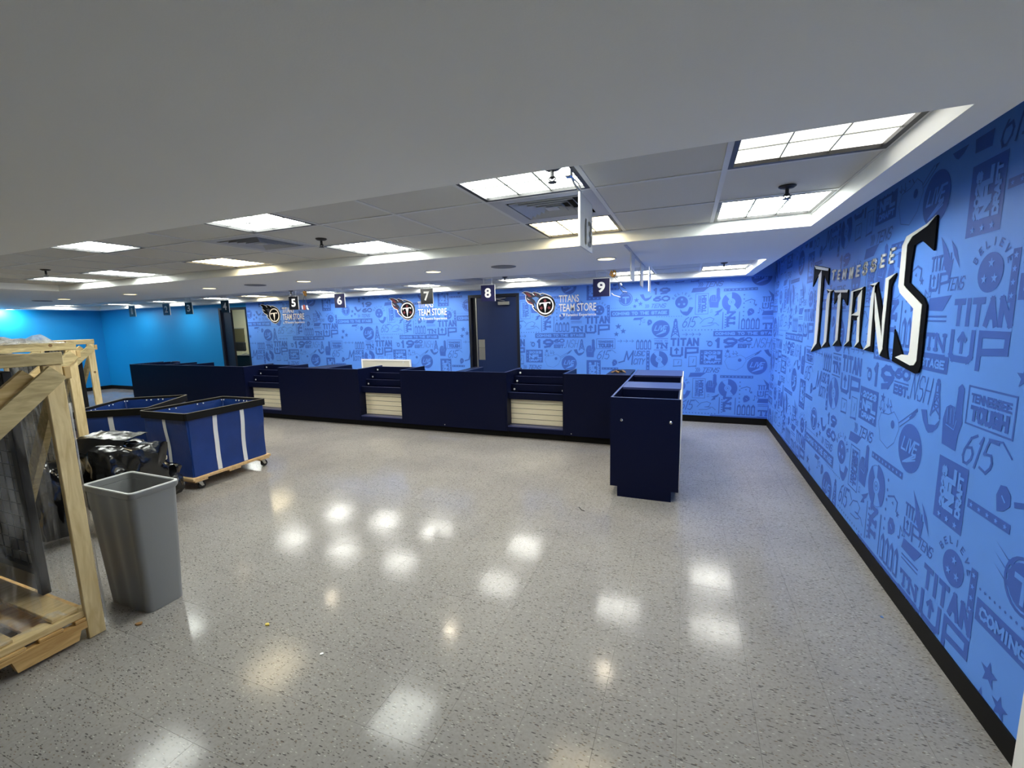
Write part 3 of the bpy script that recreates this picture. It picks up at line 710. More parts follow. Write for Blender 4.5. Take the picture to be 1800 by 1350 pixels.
def P_draft_turned(p, w, h):
    p.rect(-w/2, -h/2, w/2, h/2)
    p.text('2023', -h*.3-w*.28, -w*.1+h*.06, h*.66, w*.18, w*.06, 1, turn=True, gap=.5); p.text('NFL', -h*.34, -w*.17+h*.06, h*.68, w*.34, w*.1, 1, turn=True); p.text('DRAFT', -h*.34+w*.32, -w*.1+h*.06, h*.68, w*.18, w*.055, 1, turn=True)
    for k in range(3): p.star(-w*.28+k*w*.28, -h*.41, w*.075, 1)
def P_guitar(p, w, h):
    pts = [(-w*.48, -h*.05), (-w*.42, h*.15), (-w*.2, h*.18), (-w*.05, h*.28), (w*.08, h*.16), (w*.12, h*.0), (w*.08, -h*.12), (w*.02, -h*.3), (-w*.15, -h*.48), (-w*.38, -h*.4), (-w*.48, -h*.05)]
    p.line(pts, w*.008); p.ell(-w*.06, h*.03, w*.05, h*.08)
    p.line([(w*.1, h*.12), (w*.42, h*.42)], w*.012); p.line([(w*.13, h*.06), (w*.45, h*.36)], w*.012); p.line([(w*.40, h*.38), (w*.5, h*.48)], w*.035); p.line([(w*.36, h*.30), (w*.46, h*.40)], w*.03)
def P_live(p, w, h):
    p.ell(0, 0, w/2, h/2, n=32); t = w*.045
    p.text('LIVE', -w*.36, -h*.1, w*.66, h*.30, t, 1, slant=.35)
    for k in range(3): p.line([(-w*.22+k*w*.07, -h*.34+k*h*.02), (w*.28, -h*.05-k*h*.06)], t*.8, 1)
def P_star(p, w, h): p.star(0, 0, w*.5)
def P_arrows_down(p, w, h):
    for x, z in ((-.45, -.1), (-.15, -.15), (.15, .2)): p.arrow(x*w, (z+.3)*h, x*w+w*.03, (z-.2)*h, w*.035, w*.11)
    p.line([(w*.35, h*.45), (w*.5, h*.15), (w*.35, h*.1), (w*.5, -h*.15)], w*.04)
def P_logo(p, w, h):
    p.ring(w*.15, 0, h*.5, h*.06); p.ell(w*.15, 0, h*.4); p.line([(-w*.0, h*.12), (w*.3, h*.12)], h*.1, 1); p.line([(w*.15, h*.1), (w*.15, -h*.28)], h*.09, 1)
    for k in range(3): p.poly([(-w*.5, h*.45-k*h*.2), (-w*.2, h*.28-k*h*.2), (-w*.05, h*.36-k*h*.12), (-w*.12, h*.2-k*h*.2)])
def P_stars(p, w, h):
    p.star(w*-.1, h*.28, w*.26); p.star(w*.28, -h*.08, w*.24); p.star(-w*.25, -h*.3, w*.22)
def P_nineteen(p, w, h):
    p.text('19', -w*.5, h*.02, w, h*.48, h*.13, gap=.4); p.text('60', -w*.5, -h*.48, w, h*.4, h*.11)
def P_tens(p, w, h):
    for k in range(3): p.line([(-w*.5+k*w*.06, h*.4), (-w*.46+k*w*.06, 0), (-w*.5+k*w*.06, -h*.4)], h*.12)
    p.text('TENS', -w*.28, -h*.5, w*.66, h, h*.14, slant=.4, gap=.35)
def P_dots(p, w, h):
    n = max(3, int(w/(h*2.6)))
    for k in range(n): p.ell(-w/2+w*(k+.5)/n, 0, h*.5, n=10)
def P_dots_v(p, w, h):
    n = 6
    for k in range(n): p.ell(0, -h/2+h*(k+.5)/n, w*.48, n=10)
def P_film_v(p, w, h):
    p.rect(-w/2, -h/2, w/2, h/2); n = max(4, int(h/(w*1.15)))
    for k in range(n): p.star(0, -h/2+h*(k+.5)/n, w*.34, 1)
def P_film_h(p, w, h):
    p.rect(-w/2, -h/2, w/2, h/2); n = max(4, int(w/(h*1.2)))
    for k in range(n): p.star(-w/2+w*(k+.5)/n, 0, h*.33, 1)
def P_note(p, w, h): p.note(-w*.3, -h*.5, h*.9); p.notes2(w*.12, -h*.1, h*.55)
def P_notes2(p, w, h): p.notes2(-w*.3, -h*.5, h*.7)
def P_pick(p, w, h): p.poly([(-w*.35, -h*.5), (-w*.5, h*.05), (-w*.3, h*.45), (w*.1, h*.5), (w*.42, h*.25), (w*.45, -h*.1), (w*.1, -h*.38)]); p.line([(-w*.1, h*.1), (w*.1, -h*.05)], w*.08, 1)
def P_arrows(p, w, h):
    for k in range(3): p.arrow(-w*.5+k*w*.35, 0, -w*.24+k*w*.35, 0, h*.13, h*.38)
def P_615(p, w, h): p.text('615', -w*.5, -h*.5, w*.62, h*.95, h*.075, slant=.3, gap=.4); p.line([(w*.05, h*.45), (w*.3, h*.5), (w*.48, h*.2)], h*.05)
def P_music(p, w, h):
    p.line([(-w*.5, -h*.3), (-w*.3, -h*.2), (-w*.2, h*.42), (-w*.14, -h*.1), (w*.05, h*.45), (w*.0, -h*.4)], h*.085)
    p.text('USIC', w*.08, h*.12, w*.4, h*.36, h*.05, slant=.2); p.text('CITY', w*.05, -h*.42, w*.42, h*.4, h*.05, slant=.2)
def P_record(p, w, h):
    n = 36
    for k in range(n):
        a0, a1 = 2*PI*k/n, 2*PI*(k+1)/n; c = (k+.5)/n*360
        if 88 < c < 132 or 262 < c < 312: continue
        p.poly([(w*.5*math.cos(a0), h*.5*math.sin(a0)), (w*.5*math.cos(a1), h*.5*math.sin(a1)), (w*.19*math.cos(a1), h*.19*math.sin(a1)), (w*.19*math.cos(a0), h*.19*math.sin(a0))])
    p.ring(0, 0, w*.5, w*.012, n=36); p.ell(0, 0, w*.035); p.ring(0, 0, w*.11, w*.012)
def P_ticket(p, w, h): p.frame(-w*.45, -h*.45, w*.4, h*.45, w*.05); p.line([(w*.1, h*.2), (0, -h*.1)], w*.06); p.line([(-w*.45, -h*.45), (w*.3, -h*.38)], w*.09)
def P_believe(p, w, h):
    p.ell(0, 0, w/2, h*.46, n=28)
    for x, z in ((.02, .22), (-.2, -.14), (.2, -.14)): p.star(x*w, z*h, w*.13, 1)
    for k, c in enumerate('BELIEVE'):
        a = math.radians(152-k*22); cx, cz = w*.74*math.cos(a), w*.74*math.sin(a)
        q = Print(); s = w*.17
        rot = a-PI/2; ca, sa = math.cos(rot), math.sin(rot)
        for pl in STROKES[c]:
            pts = [((u-.5)*s*.7, (v-.5)*s) for u, v in pl]
            p.line([(cx+u*ca-v*sa, cz+u*sa+v*ca) for u, v in pts], s*.2)
def P_horse(p, w, h): p.line([(-w*.5, h*.1), (w*.1, h*.4), (w*.45, h*.2), (w*.4, -h*.4)], h*.12); p.poly([(-w*.1, -h*.1), (w*.05, h*.05), (w*.1, -h*.2)])
def P_bolt(p, w, h): p.poly([(-w*.4, -h*.5), (-w*.1, -h*.05), (-w*.35, h*.0), (w*.2, h*.3), (w*.5, h*.5), (w*.3, h*.1), (w*.05, -h*.1), (w*.1, -h*.3)])
def P_swirl(p, w, h):
    p.line([(-w*.5, -h*.1), (-w*.3, h*.3), (0, h*.45), (w*.2, h*.3), (w*.1, -h*.05), (-w*.1, -h*.1), (w*.3, -h*.1), (w*.45, -h*.35)], h*.05)
    p.line([(-w*.4, -h*.4), (0, -h*.35), (w*.2, -h*.2)], h*.05)
def P_flames(p, w, h):
    p.poly([(-w*.5, h*.5), (-w*.1, h*.15), (w*.0, -h*.15), (w*.2, -h*.05), (w*.1, -h*.5), (-w*.2, -h*.2), (-w*.3, h*.1)]); p.poly([(0, h*.35), (w*.3, h*.1), (w*.5, -h*.3), (w*.2, -h*.0)])
def P_script(p, w, h): p.text('TENS', -w*.5, -h*.5, w*.9, h*.9, h*.1, slant=.3)
MOTIFS = [
('tennessee_print',P_tn_turned,-2.31,1.604,.238,.266),('picket_fence_print',P_fence,-2.039,1.555,.259,.175),('state_print',P_state,-1.787,1.667,.226,.155),('tennessee_print',P_tn_only,-1.783,1.515,.218,.13),
('banner_print',P_banner,-2.091,1.408,.912,.084),('emblem_print',P_emblem,-2.59,1.253,.111,.1),('numeral_print',P_year,-2.367,1.265,.307,.158),('numeral_print',P_sixty,-2.103,1.267,.193,.163),
('script_print',P_nsh,-1.871,1.263,.207,.141),('tower_print',P_tower,-1.701,1.245,.106,.192),('boot_print',P_boot,-1.748,1.109,.192,.114),('foam_hand_print',P_fist,-1.543,1.184,.166,.313),
('boxed_words_print',P_tough,-1.289,1.258,.317,.174),('draft_box_print',P_draft,-2.568,1.041,.32,.231),('guitar_print',P_guitar,-2.134,.991,.496,.315),('live_disc_print',P_live,-1.925,.919,.273,.274),
('star_print',P_star,-2.335,1.135,.071,.063),('arrow_print',P_arrows_down,-2.284,1.085,.174,.117),('draft_box_print',P_draft_turned,-1.494,.823,.243,.309),('cheer_words_print',P_titan,-.043,1.192,.424,.31),
('cheer_words_print',P_titan,-1.43,1.575,.42,.30),('emblem_print',P_logo,-1.008,1.99,.277,.221),('star_print',P_stars,-.778,1.918,.17,.166),('boot_print',P_boot,-.648,2.001,.189,.117),
('numeral_print',P_nineteen,-.407,2.036,.255,.219),('script_print',P_tens,-.481,1.864,.346,.068),('dots_print',P_dots,-1.041,1.845,.346,.012),('film_strip_print',P_film_v,-1.247,1.8,.044,.206),
('banner_print',P_banner,-.749,1.755,.921,.1),('star_print',P_stars,-1.06,1.484,.211,.22),('state_print',P_state_small,-.755,1.664,.178,.044),('note_print',P_note,-.7,1.61,.124,.081),
('pick_print',P_pick,-.58,1.6,.081,.1),('live_disc_print',P_live,-.409,1.494,.279,.28),('tower_print',P_tower,-.186,1.509,.139,.291),('dots_print',P_dots,-.286,1.689,.406,.014),
('arrow_print',P_arrows,-.957,1.302,.268,.059),('picket_fence_print',P_fence,-.664,1.246,.247,.168),('tennessee_print',P_tn,-.401,1.247,.217,.202),('numeral_print',P_615,-1.281,1.073,.332,.158),
('script_print',P_music,-.854,1.019,.421,.257),('film_strip_print',P_film_v,-.598,.983,.052,.321),('vinyl_record_print',P_record,-.425,1.001,.271,.275),('ticket_print',P_ticket,-.136,.948,.147,.125),
('film_strip_print',P_film_h,-1.216,.837,.277,.039),('pick_print',P_pick,-1.135,.935,.09,.114),('circle_stars_print',P_believe,-.106,1.905,.19,.205),('boot_print',P_boot_r,-.03,1.762,.2,.14),
('boxed_words_print',P_tough_turned,.188,1.87,.189,.32),('foam_hand_print',P_fist,.371,1.956,.167,.303),('film_strip_print',P_film_h,.718,2.066,.457,.042),('vinyl_record_print',P_record,.604,1.884,.268,.289),
('dots_print',P_dots_v,.772,1.828,.022,.372),('script_print',P_horse,.855,1.878,.133,.095),('arrow_print',P_bolt,.423,1.737,.14,.117),('numeral_print',P_615,.055,1.596,.3,.17),
('script_print',P_swirl,.314,1.588,.28,.16),('dots_print',P_dots,.178,1.468,.562,.018),('arrow_print',P_arrows,.061,1.401,.276,.06),('pick_print',P_pick,.87,1.725,.1,.113),
('script_print',P_tens,.321,.84,.374,.079),('state_print',P_state_small,.16,2.086,.26,.078),('ticket_print',P_ticket,.086,.972,.137,.183),('note_print',P_notes2,.33,1.763,.05,.055),
('cheer_words_print',P_titan,1.11,1.855,.19,.185),('circle_stars_print',P_believe,-1.40,1.825,.17,.18),('flame_print',P_flames,-1.73,1.93,.2,.22),('note_print',P_note,1.0,1.75,.1,.08),('star_print',P_star,.93,1.83,.05,.05),('script_print',P_script,-1.65,1.80,.16,.07)]
def clip_mesh(me, lims):
    """cut a print mesh to wall limits given in its own (u, z)"""
    bm = bmesh.new(); bm.from_mesh(me)
    for axis, val, sgn in lims:
        co = Vector((val, 0, 0)) if axis == 'u' else Vector((0, 0, val)); no = Vector((sgn, 0, 0)) if axis == 'u' else Vector((0, 0, sgn))
        bmesh.ops.bisect_plane(bm, geom=bm.verts[:]+bm.edges[:]+bm.faces[:], plane_co=co, plane_no=no, clear_outer=True)
    if not bm.faces: bm.free(); return None
    q = bpy.data.meshes.new(me.name); bm.to_mesh(q); bm.free()
    for mm_ in me.materials: q.materials.append(mm_)
    return q
def lay(parent, me, name, cx, cz, w, h, regions, put):
    for (u0, u1, z0, z1) in regions:
        a0, a1, b0, b1 = cx-w, cx+w, cz-h, cz+h
        if a1 <= u0 or a0 >= u1 or b1 <= z0 or b0 >= z1: continue
        lim = []
        if a0 < u0: lim.append(('u', u0-cx, -1))
        if a1 > u1: lim.append(('u', u1-cx, 1))
        if b0 < z0: lim.append(('z', z0-cz, -1))
        if b1 > z1: lim.append(('z', z1-cz, 1))
        q = clip_mesh(me, lim) if lim else me
        if q is None: continue
        o = link(name, q, parent); put(o, cx, cz)
def put_back(o, u, z): o.location = (u, YB, z)
def put_right(o, u, z): o.location = (XW, 4.0-u, z); o.rotation_euler = (0, 0, -PI/2)
reg_back = [(D4[1]+.01, D8[0]-.005, .62, 2.24), (D8[1]+.005, -.62, .62, 2.24), (-.62, XW-.002, .105, 2.24)]
reg_right = [(4.0-YB+.002, 4.0-1.97, .105, 2.42)]
for name, fn, cx, cz, w, h in MOTIFS:
    p = Print(); fn(p, w, h)
    me = mesh_of(name, p.mb, ['print', 'mural'])
    ext = max(abs(v.co.x) for v in me.vertices), max(abs(v.co.z) for v in me.vertices)
    for i in range(-4, 3):
        for j in (-2, -1, 0, 1):
            u, z = cx+i*PU, cz+j*PZ
            lay(wall_back, me, name, u, z, ext[0], ext[1], reg_back, put_back)
            lay(wall_right, me, name, u, z, ext[0], ext[1], reg_right, put_right)

# ================================================================== WORDMARK on the side wall
WORDMARK={'T':{'K':[[(5.307,2.153),(4.789,2.072),(4.781,1.925),(4.942,2.029),(4.949,1.93),(4.964,1.589),(4.967,1.408),(4.872,1.355),(5.209,1.298),(5.107,1.395),(5.107,1.676),(5.11,2.04),(5.214,2.008),(5.314,1.944)]],'S':[[(5.3,2.15),(4.794,2.071),(4.806,2.051),(5.226,2.109)],[(5.024,2.075),(5.011,2.027),(4.995,1.596),(5.014,1.392),(5.21,1.301),(5.107,1.395),(5.107,1.676),(5.11,2.04)]]},'I':{'K':[[(4.819,1.891),(4.598,1.871),(4.672,1.848),(4.669,1.425),(4.608,1.387),(4.845,1.36),(4.778,1.42),(4.761,1.852)]],'S':[[(4.819,1.891),(4.605,1.871),(4.709,1.864)],[(4.761,1.85),(4.693,1.863),(4.695,1.841),(4.705,1.423),(4.846,1.362),(4.778,1.42),(4.791,1.786)]]},'T2':{'K':[[(4.588,1.868),(4.225,1.853),(4.227,1.731),(4.303,1.776),(4.372,1.799),(4.353,1.455),(4.299,1.41),(4.513,1.397),(4.448,1.447),(4.468,1.813),(4.562,1.75)]],'S':[[(4.588,1.868),(4.225,1.853),(4.24,1.833),(4.541,1.848)],[(4.464,1.817),(4.4,1.84),(4.388,1.82),(4.389,1.454),(4.513,1.399),(4.448,1.447)]]},'A':{'K':[[(4.222,1.413),(4.16,1.451),(4.155,1.836),(4.068,1.843),(4.066,1.762),(4.086,1.618),(4.093,1.455),(4.065,1.42)],[(4.155,1.836),(4.114,1.845),(3.886,1.855),(3.882,1.838),(3.985,1.793),(4.072,1.787)],[(3.985,1.793),(3.882,1.841),(3.885,1.661),(3.895,1.462),(3.825,1.416),(3.985,1.42),(3.948,1.462),(3.975,1.683)],[(4.097,1.662),(3.916,1.685),(3.904,1.637),(3.964,1.637),(3.986,1.618),(4.095,1.618)]],'S':[[(4.222,1.415),(4.16,1.451),(4.149,1.835),(3.891,1.855),(3.928,1.84),(4.102,1.831),(4.104,1.461)],[(3.918,1.834),(3.914,1.781),(3.919,1.643),(3.896,1.465),(3.982,1.421),(3.947,1.459),(3.964,1.637),(3.933,1.651),(4.105,1.656),(3.975,1.683),(3.99,1.793)]]},'N':{'K':[[(3.784,1.86),(3.638,1.87),(3.66,1.792),(3.634,1.409),(3.792,1.412),(3.733,1.457),(3.713,1.836)],[(3.684,1.845),(3.648,1.852),(3.521,1.674),(3.466,1.441),(3.505,1.395),(3.654,1.653)],[(3.515,1.885),(3.371,1.903),(3.429,1.829),(3.413,1.444),(3.372,1.383),(3.508,1.395),(3.483,1.485),(3.512,1.619)]],'S':[[(3.713,1.836),(3.686,1.851),(3.685,1.817),(3.675,1.448),(3.793,1.413),(3.733,1.457),(3.736,1.772)],[(3.785,1.861),(3.638,1.87),(3.678,1.851)],[(3.672,1.804),(3.66,1.792),(3.568,1.635),(3.486,1.496),(3.466,1.441),(3.505,1.398),(3.539,1.447),(3.635,1.635)],[(3.515,1.884),(3.371,1.903),(3.465,1.869),(3.47,1.457),(3.491,1.507),(3.512,1.619)]]},'S':{'K':[[(2.954,2.152),(2.95,1.976),(3.089,2.05),(3.175,2.036),(3.191,1.939),(3.188,1.833),(3.004,1.743),(2.964,1.702),(2.962,1.384),(2.979,1.347),(3.02,1.337),(3.318,1.378),(3.321,1.569),(3.187,1.428),(3.108,1.43),(3.097,1.448),(3.101,1.688),(3.292,1.783),(3.321,1.822),(3.32,2.053),(3.274,2.099),(3.047,2.127)]],'S':[[(2.957,2.153),(3.038,2.115),(3.202,2.088),(3.255,2.051),(3.249,1.824),(3.224,1.808),(3.009,1.706),(3.004,1.407),(3.03,1.381),(3.073,1.376),(3.271,1.405),(3.187,1.428),(3.108,1.43),(3.097,1.448),(3.101,1.688),(3.292,1.783),(3.321,1.822),(3.32,2.053),(3.274,2.099),(3.047,2.127)]]}}
wm = thing('wordmark_sign', 'huge black and silver raised team wordmark on the blue side wall', 'wall sign', (XW, 4.0, 1.3))
for key, d in WORDMARK.items():
    b = MB()
    for poly in d['K']: b.prism(poly, XW-.0045, XW-.0115, 'x')
    lt = part('letter', b, 'ltblack', wm)
    b = MB()
    for poly in d['S']: b.prism(poly, XW-.012, XW-.0145, 'x')
    part('silver_face', b, 'silver', lt)
for c, y0, z0, y1, z1 in (('T',4.701,1.958,4.603,2.045),('E',4.543,1.947,4.469,2.034),('N',4.404,1.941,4.315,2.026),('N',4.242,1.933,4.158,2.021),('E',4.09,1.934,4.015,2.024),('S',3.955,1.935,3.868,2.028),('S',3.805,1.944,3.71,2.032),('E',3.643,1.955,3.565,2.045),('E',3.507,1.967,3.427,2.065)):
    b = MB(); W = y0-y1-.026; H = z1-z0-.022
    for pl in STROKES[c]:
        for (a0, c0), (a1, c1) in zip(pl[:-1], pl[1:]):
            p0 = Vector((y0-.013-a0*W-.012*(c0-.5), z0+.011+c0*H)); p1 = Vector((y0-.013-a1*W-.012*(c1-.5), z0+.011+c1*H))
            dd = (p1-p0).normalized(); n = Vector((-dd.y, dd.x))*.0085; e = dd*.0085
            b.prism([tuple(p0-e+n), tuple(p0-e-n), tuple(p1+e-n), tuple(p1+e+n)], XW-.0045, XW-.0105, 'x')
    part('small_letter', b, 'silver', wm, label='small silver capital letter')

# ---- flame emblems and store lettering on the back wall
OUT = [(75,175),(150,145),(215,155),(300,185),(350,165),(420,185),(480,205),(530,195),(620,225),(700,260),(760,330),(790,420),(770,530),(700,630),(590,675),(480,640),(410,575),(340,530),(300,470),(300,430),(220,400),(170,340),(155,270),(165,230),(120,190)]
INN = [(105,172),(155,160),(212,170),(290,200),(352,180),(415,200),(475,220),(530,212),(615,240),(690,275),(745,340),(772,420),(755,525),(690,615),(590,658),(490,625),(425,570),(355,520),(318,465),(318,420),(232,388),(187,332),(172,270),(180,225),(130,182)]
FL_RED = [[(150,165),(210,175),(262,222),(300,262),(240,265),(190,222)],[(190,325),(255,362),(310,392),(335,425),(262,388),(205,362)],[(355,195),(395,215),(412,245),(375,240)]]
FL_BLU = [[(300,285),(390,268),(455,295),(412,360),(398,425),(365,345)],[(345,385),(385,430),(395,525),(360,475)],[(470,245),(540,228),(570,238),(500,262)]]
FL_WHT = [[(300,190),(335,205),(360,245),(325,228)],[(470,208),(500,240),(455,222)],[(188,270),(225,308),(268,332),(215,318)],[(300,430),(348,452),(335,475)]]
TSW = [[(455,392),(695,380),(688,425),(660,402),(622,404),(600,500),(582,602),(562,480),(545,408),(492,414),(467,446)]]
def emblem(cx, cz, label, mono=False, k=.000877):
    t = thing('emblem_sign', label, 'emblem', (cx, YB, cz), 'flame emblems')
    cv = lambda P: [(cx+(a-582)*k, cz-(b-448)*k) for a, b in P]
    cir = lambda r: [(cx+r*k*math.cos(2*PI*i/40), cz+r*k*math.sin(2*PI*i/40)) for i in range(40)]
    def lay_(name, polys, d0, d1, m, lab=None):
        b = MB()
        for P in polys: b.prism(P, YB-d0, YB-d1, 'y')
        return part(name, b, m, t, label=lab)
    lay_('outline', [cv(OUT), cir(207)], .0035, .010, 'white', 'white outline plate')
    lay_('flame_plate', [cv(INN), cir(193)], .0101, .014, 'ltblack' if mono else 'logonavy')
    lay_('red_flame', [cv(P) for P in FL_RED], .0141, .0155, 'ltblack' if mono else 'logored'); lay_('blue_flame', [cv(P) for P in FL_BLU], .0141, .0155, 'logonavy' if mono else 'logoblue')
    lay_('white_lick', [cv(P) for P in FL_WHT], .0141, .0158, 'white')
    lay_('ring', [cir(178)], .0141, .017, 'white'); lay_('disc', [cir(150)], .0171, .0185, 'ltblack')
    stars = []
    for a in (90, 210, 330):
        x, z = cx+95*k*math.cos(math.radians(a)), cz+95*k*math.sin(math.radians(a))
        stars.append([(x+(44 if i % 2 == 0 else 19)*k*math.cos(math.radians(a)+i*PI/5), z+(44 if i % 2 == 0 else 19)*k*math.sin(math.radians(a)+i*PI/5)) for i in range(10)])
    lay_('red_star', stars, .0186, .0195, 'ltblack' if mono else 'logored')
    lay_('sword_letter', [cv(P) for P in TSW], .0196, .0215, 'white')
    return t
def lettering(cx, cz, label):
    t = thing('store_lettering', label, 'wall lettering', (cx+.5, YB, cz-.2), 'white store lettering')
    pl = lambda u, z, d: (u, YB-.004-d, z)
    for nm, s, x0, x1, z0, z1, o in (('line', 'TITANS', .247, .60, .04, .165, .014), ('line', 'TEAM STORE', .247, .895, -.115, .018, .014), ('small_line', 'Fanatics Experience', .375, .895, -.212, -.150, .012), ('small_line', 'A', .25, .285, -.205, -.160, .012)):
        b = MB(); text_on(b, s, cx+x0, cz+z0, x1-x0, z1-z0, pl, o)
        part(nm, b, 'white', t)
    b = MB(); q = lambda P: [(cx+a, YB-.0072, cz+c) for a, c in P]
    b.add(q([(.292, -.150), (.362, -.148), (.352, -.166), (.325, -.168)]), [(0,1,2,3)]); b.add(q([(.322, -.172), (.352, -.170), (.345, -.186), (.332, -.205)]), [(0,1,2,3)])
    part('flag_mark', b, 'white', t)
emblem(-2.347, 1.935, 'round flame emblem in navy, red and blue right of the dark blue door'); lettering(-2.347, 1.935, 'white store lettering left of the sign numbered nine')
emblem(-5.231, 1.94, 'round flame emblem in navy, red and blue left of the sign numbered seven'); lettering(-5.231, 1.94, 'white store lettering half hidden by the sign numbered seven')
emblem(-8.875, 1.945, 'black and white round flame emblem beside the open doorway', True); lettering(-8.875, 1.945, 'white store lettering half hidden by the sign numbered five')

# ================================================================== HANGING NUMBER SIGNS
NUMW = ['', 'one', 'two', 'three', 'four', 'five', 'six', 'seven', 'eight', 'nine']
SY = 6.35
for n, xc, kind in ((1,-11.97,'signblack'),(2,-10.73,'signsheen'),(3,-9.98,'signblack'),(4,-8.85,'signblack'),(5,-6.96,'signblack'),(6,-5.85,'signsheen'),(7,-4.02,'signblack'),(8,-2.91,'signsheen'),(9,-1.153,'signsheen')):
    t = thing('number_sign', f"{'navy' if kind == 'signsheen' else 'black'} hanging sign showing the numeral {NUMW[n]}", 'hanging sign', (xc, SY, 2.24), 'hanging register numbers')
    x0, x1, z0, z1 = xc-.117, xc+.117, 1.99, 2.238
    part('panel', MB().box(x0, x1, SY-.004, SY+.004, z0, z1), kind, t)
    b = MB(); b.box(x1, x1+.006, SY-.005, SY+.005, z0, z1); b.box(x0-.002, x1+.006, SY-.005, SY+.005, z1, z1+.004); part('edge', b, 'white', t, label='white edge strip')
    b = MB(); wn = .066 if n == 1 else .108
    text_on(b, str(n), xc-wn/2, 2.045, wn, .148, lambda u, z, d: (u, SY-.0046-d, z), .03); part('numeral', b, 'white', t)
    b = MB()
    for s in (-.07, .07): b.beam((xc+s, SY, z1), (xc+s, SY, HT-.002), .006, .006, (0, 1, 0))
    b.box(xc-.085, xc+.085, SY-.008, SY+.008, HT-.012, HT-.0035); part('hanger', b, 'tbar', t)
SX = -.485
def side_sign(y, txt, label):
    t = thing('number_sign', label, 'hanging sign', (SX, y+.135, 2.26), None if txt else 'edge-on white hanging signs')
    part('panel', MB().box(SX-.004, SX+.004, y, y+.27, 2.015, 2.252 if not txt else 2.258), 'signgrey', t)
    b = MB(); b.box(SX-.005, SX+.005, y-.005, y, 2.013, 2.256); b.box(SX-.005, SX+.005, y+.27, y+.274, 2.013, 2.256); part('edge', b, 'white', t)
    if txt:
        b = MB()
        text_on(b, txt, y+.10, 2.035, .145, .125, lambda u, z, d: (SX+.0046+d, u, z), .012); part('numeral', b, 'ink', t)
        b = MB(); b.tube([(SX, y+.03, 2.258), (SX-.02, y-.02, 2.29), (SX-.03, y-.07, 2.33)], .006, 6); b.tube([(SX-.005, y+.12, 2.255), (SX-.01, y+.03, 2.30), (SX-.03, y-.08, 2.315)], .004, 6)
        part('hanger', b, 'steel', t)
        part('clip', MB().bev(SX-.045, SX-.015, y-.1, y-.06, 2.30, 2.338, .004), 'chrome', t)
    else:
        part('hanger', MB().box(SX-.003, SX+.003, y+.05, y+.22, 2.252, 2.2552 if y < 5.2 else 2.337), 'tbar', t)
side_sign(2.105, '13', 'grey hanging sign reading thirteen, seen almost edge-on near the front lights')
side_sign(4.09, '', 'tallest white blank hanging sign seen edge-on, left of three behind sign nine')
side_sign(4.95, '', 'middle of the three white hanging signs seen edge-on over the peninsula')
side_sign(6.0, '', 'right of the three white hanging signs seen edge-on over the peninsula')
single('ceiling_track', MB().box(SX-.012, SX+.012, 3.72, 5.415, HS-.005, HS-.0004), 'vent', 'thin grey ceiling track carrying the edge-on white signs', 'track')

def cable_bundle(x, z, label, drops, bits):
    t = thing('cable_bundle', label, 'cable', (x, SY, HT-.002), 'loose ceiling cables')
    b = MB()
    for k in range(5):
        a = k*1.3; b.tube([(x+.03*math.cos(a), SY+.02*math.sin(a), z+.05), (x+.05*math.cos(a+.8), SY+.04*math.sin(a), z+.0), (x+.01*math.cos(a+2), SY+.02, z-.035)], .009, 6)
    part('orange_connector', b, 'orange', t)
    b = MB(); b.tube([(x, SY, HT), (x+.01, SY, z+.04)], .006, 6)
    for d in drops: b.tube(d, .004, 6)
    part('wire', b, 'wire', t)
    for nm, m, P, r in bits: part(nm, MB().tube(P, r, 6), m, t)
Q = lambda x, z, dy=0: (x, SY+dy, z)
cable_bundle(-.99, 2.285, 'orange tangle of ceiling connectors with loose wires beside the sign numbered nine',
    [[Q(-.99,2.26), Q(-.93,2.20), Q(-.90,2.09), Q(-.85,2.03), Q(-.79,2.02)], [Q(-.98,2.26), Q(-.90,2.22), Q(-.88,2.12,.02), Q(-.82,2.08,.02)]],
    [('plug', 'wirelight', [Q(-1.01,2.03), Q(-.98,2.00), Q(-.93,1.985), Q(-.89,1.97)], .008), ('plug', 'wirelight', [Q(-.89,2.16), Q(-.87,2.13)], .012), ('plug', 'wirelight', [Q(-.86,2.05), Q(-.80,2.04)], .006)])
cable_bundle(-6.66, 2.27, 'orange tangle of ceiling connectors with hanging plugs between the signs five and six',
    [[Q(-6.66,2.25), Q(-6.65,2.15), Q(-6.64,2.06)], [Q(-6.67,2.25), Q(-6.72,2.15), Q(-6.73,2.07)], [Q(-6.63,2.26), Q(-6.4,2.24), Q(-6.15,2.2)]],
    [('plug', 'wirelight', [Q(-6.64,2.06), Q(-6.635,2.0), Q(-6.61,1.985)], .016), ('plug', 'redbit', [Q(-6.71,2.07), Q(-6.70,1.98)], .022), ('plug', 'wirelight', [Q(-6.755,2.06), Q(-6.75,1.99)], .013)])

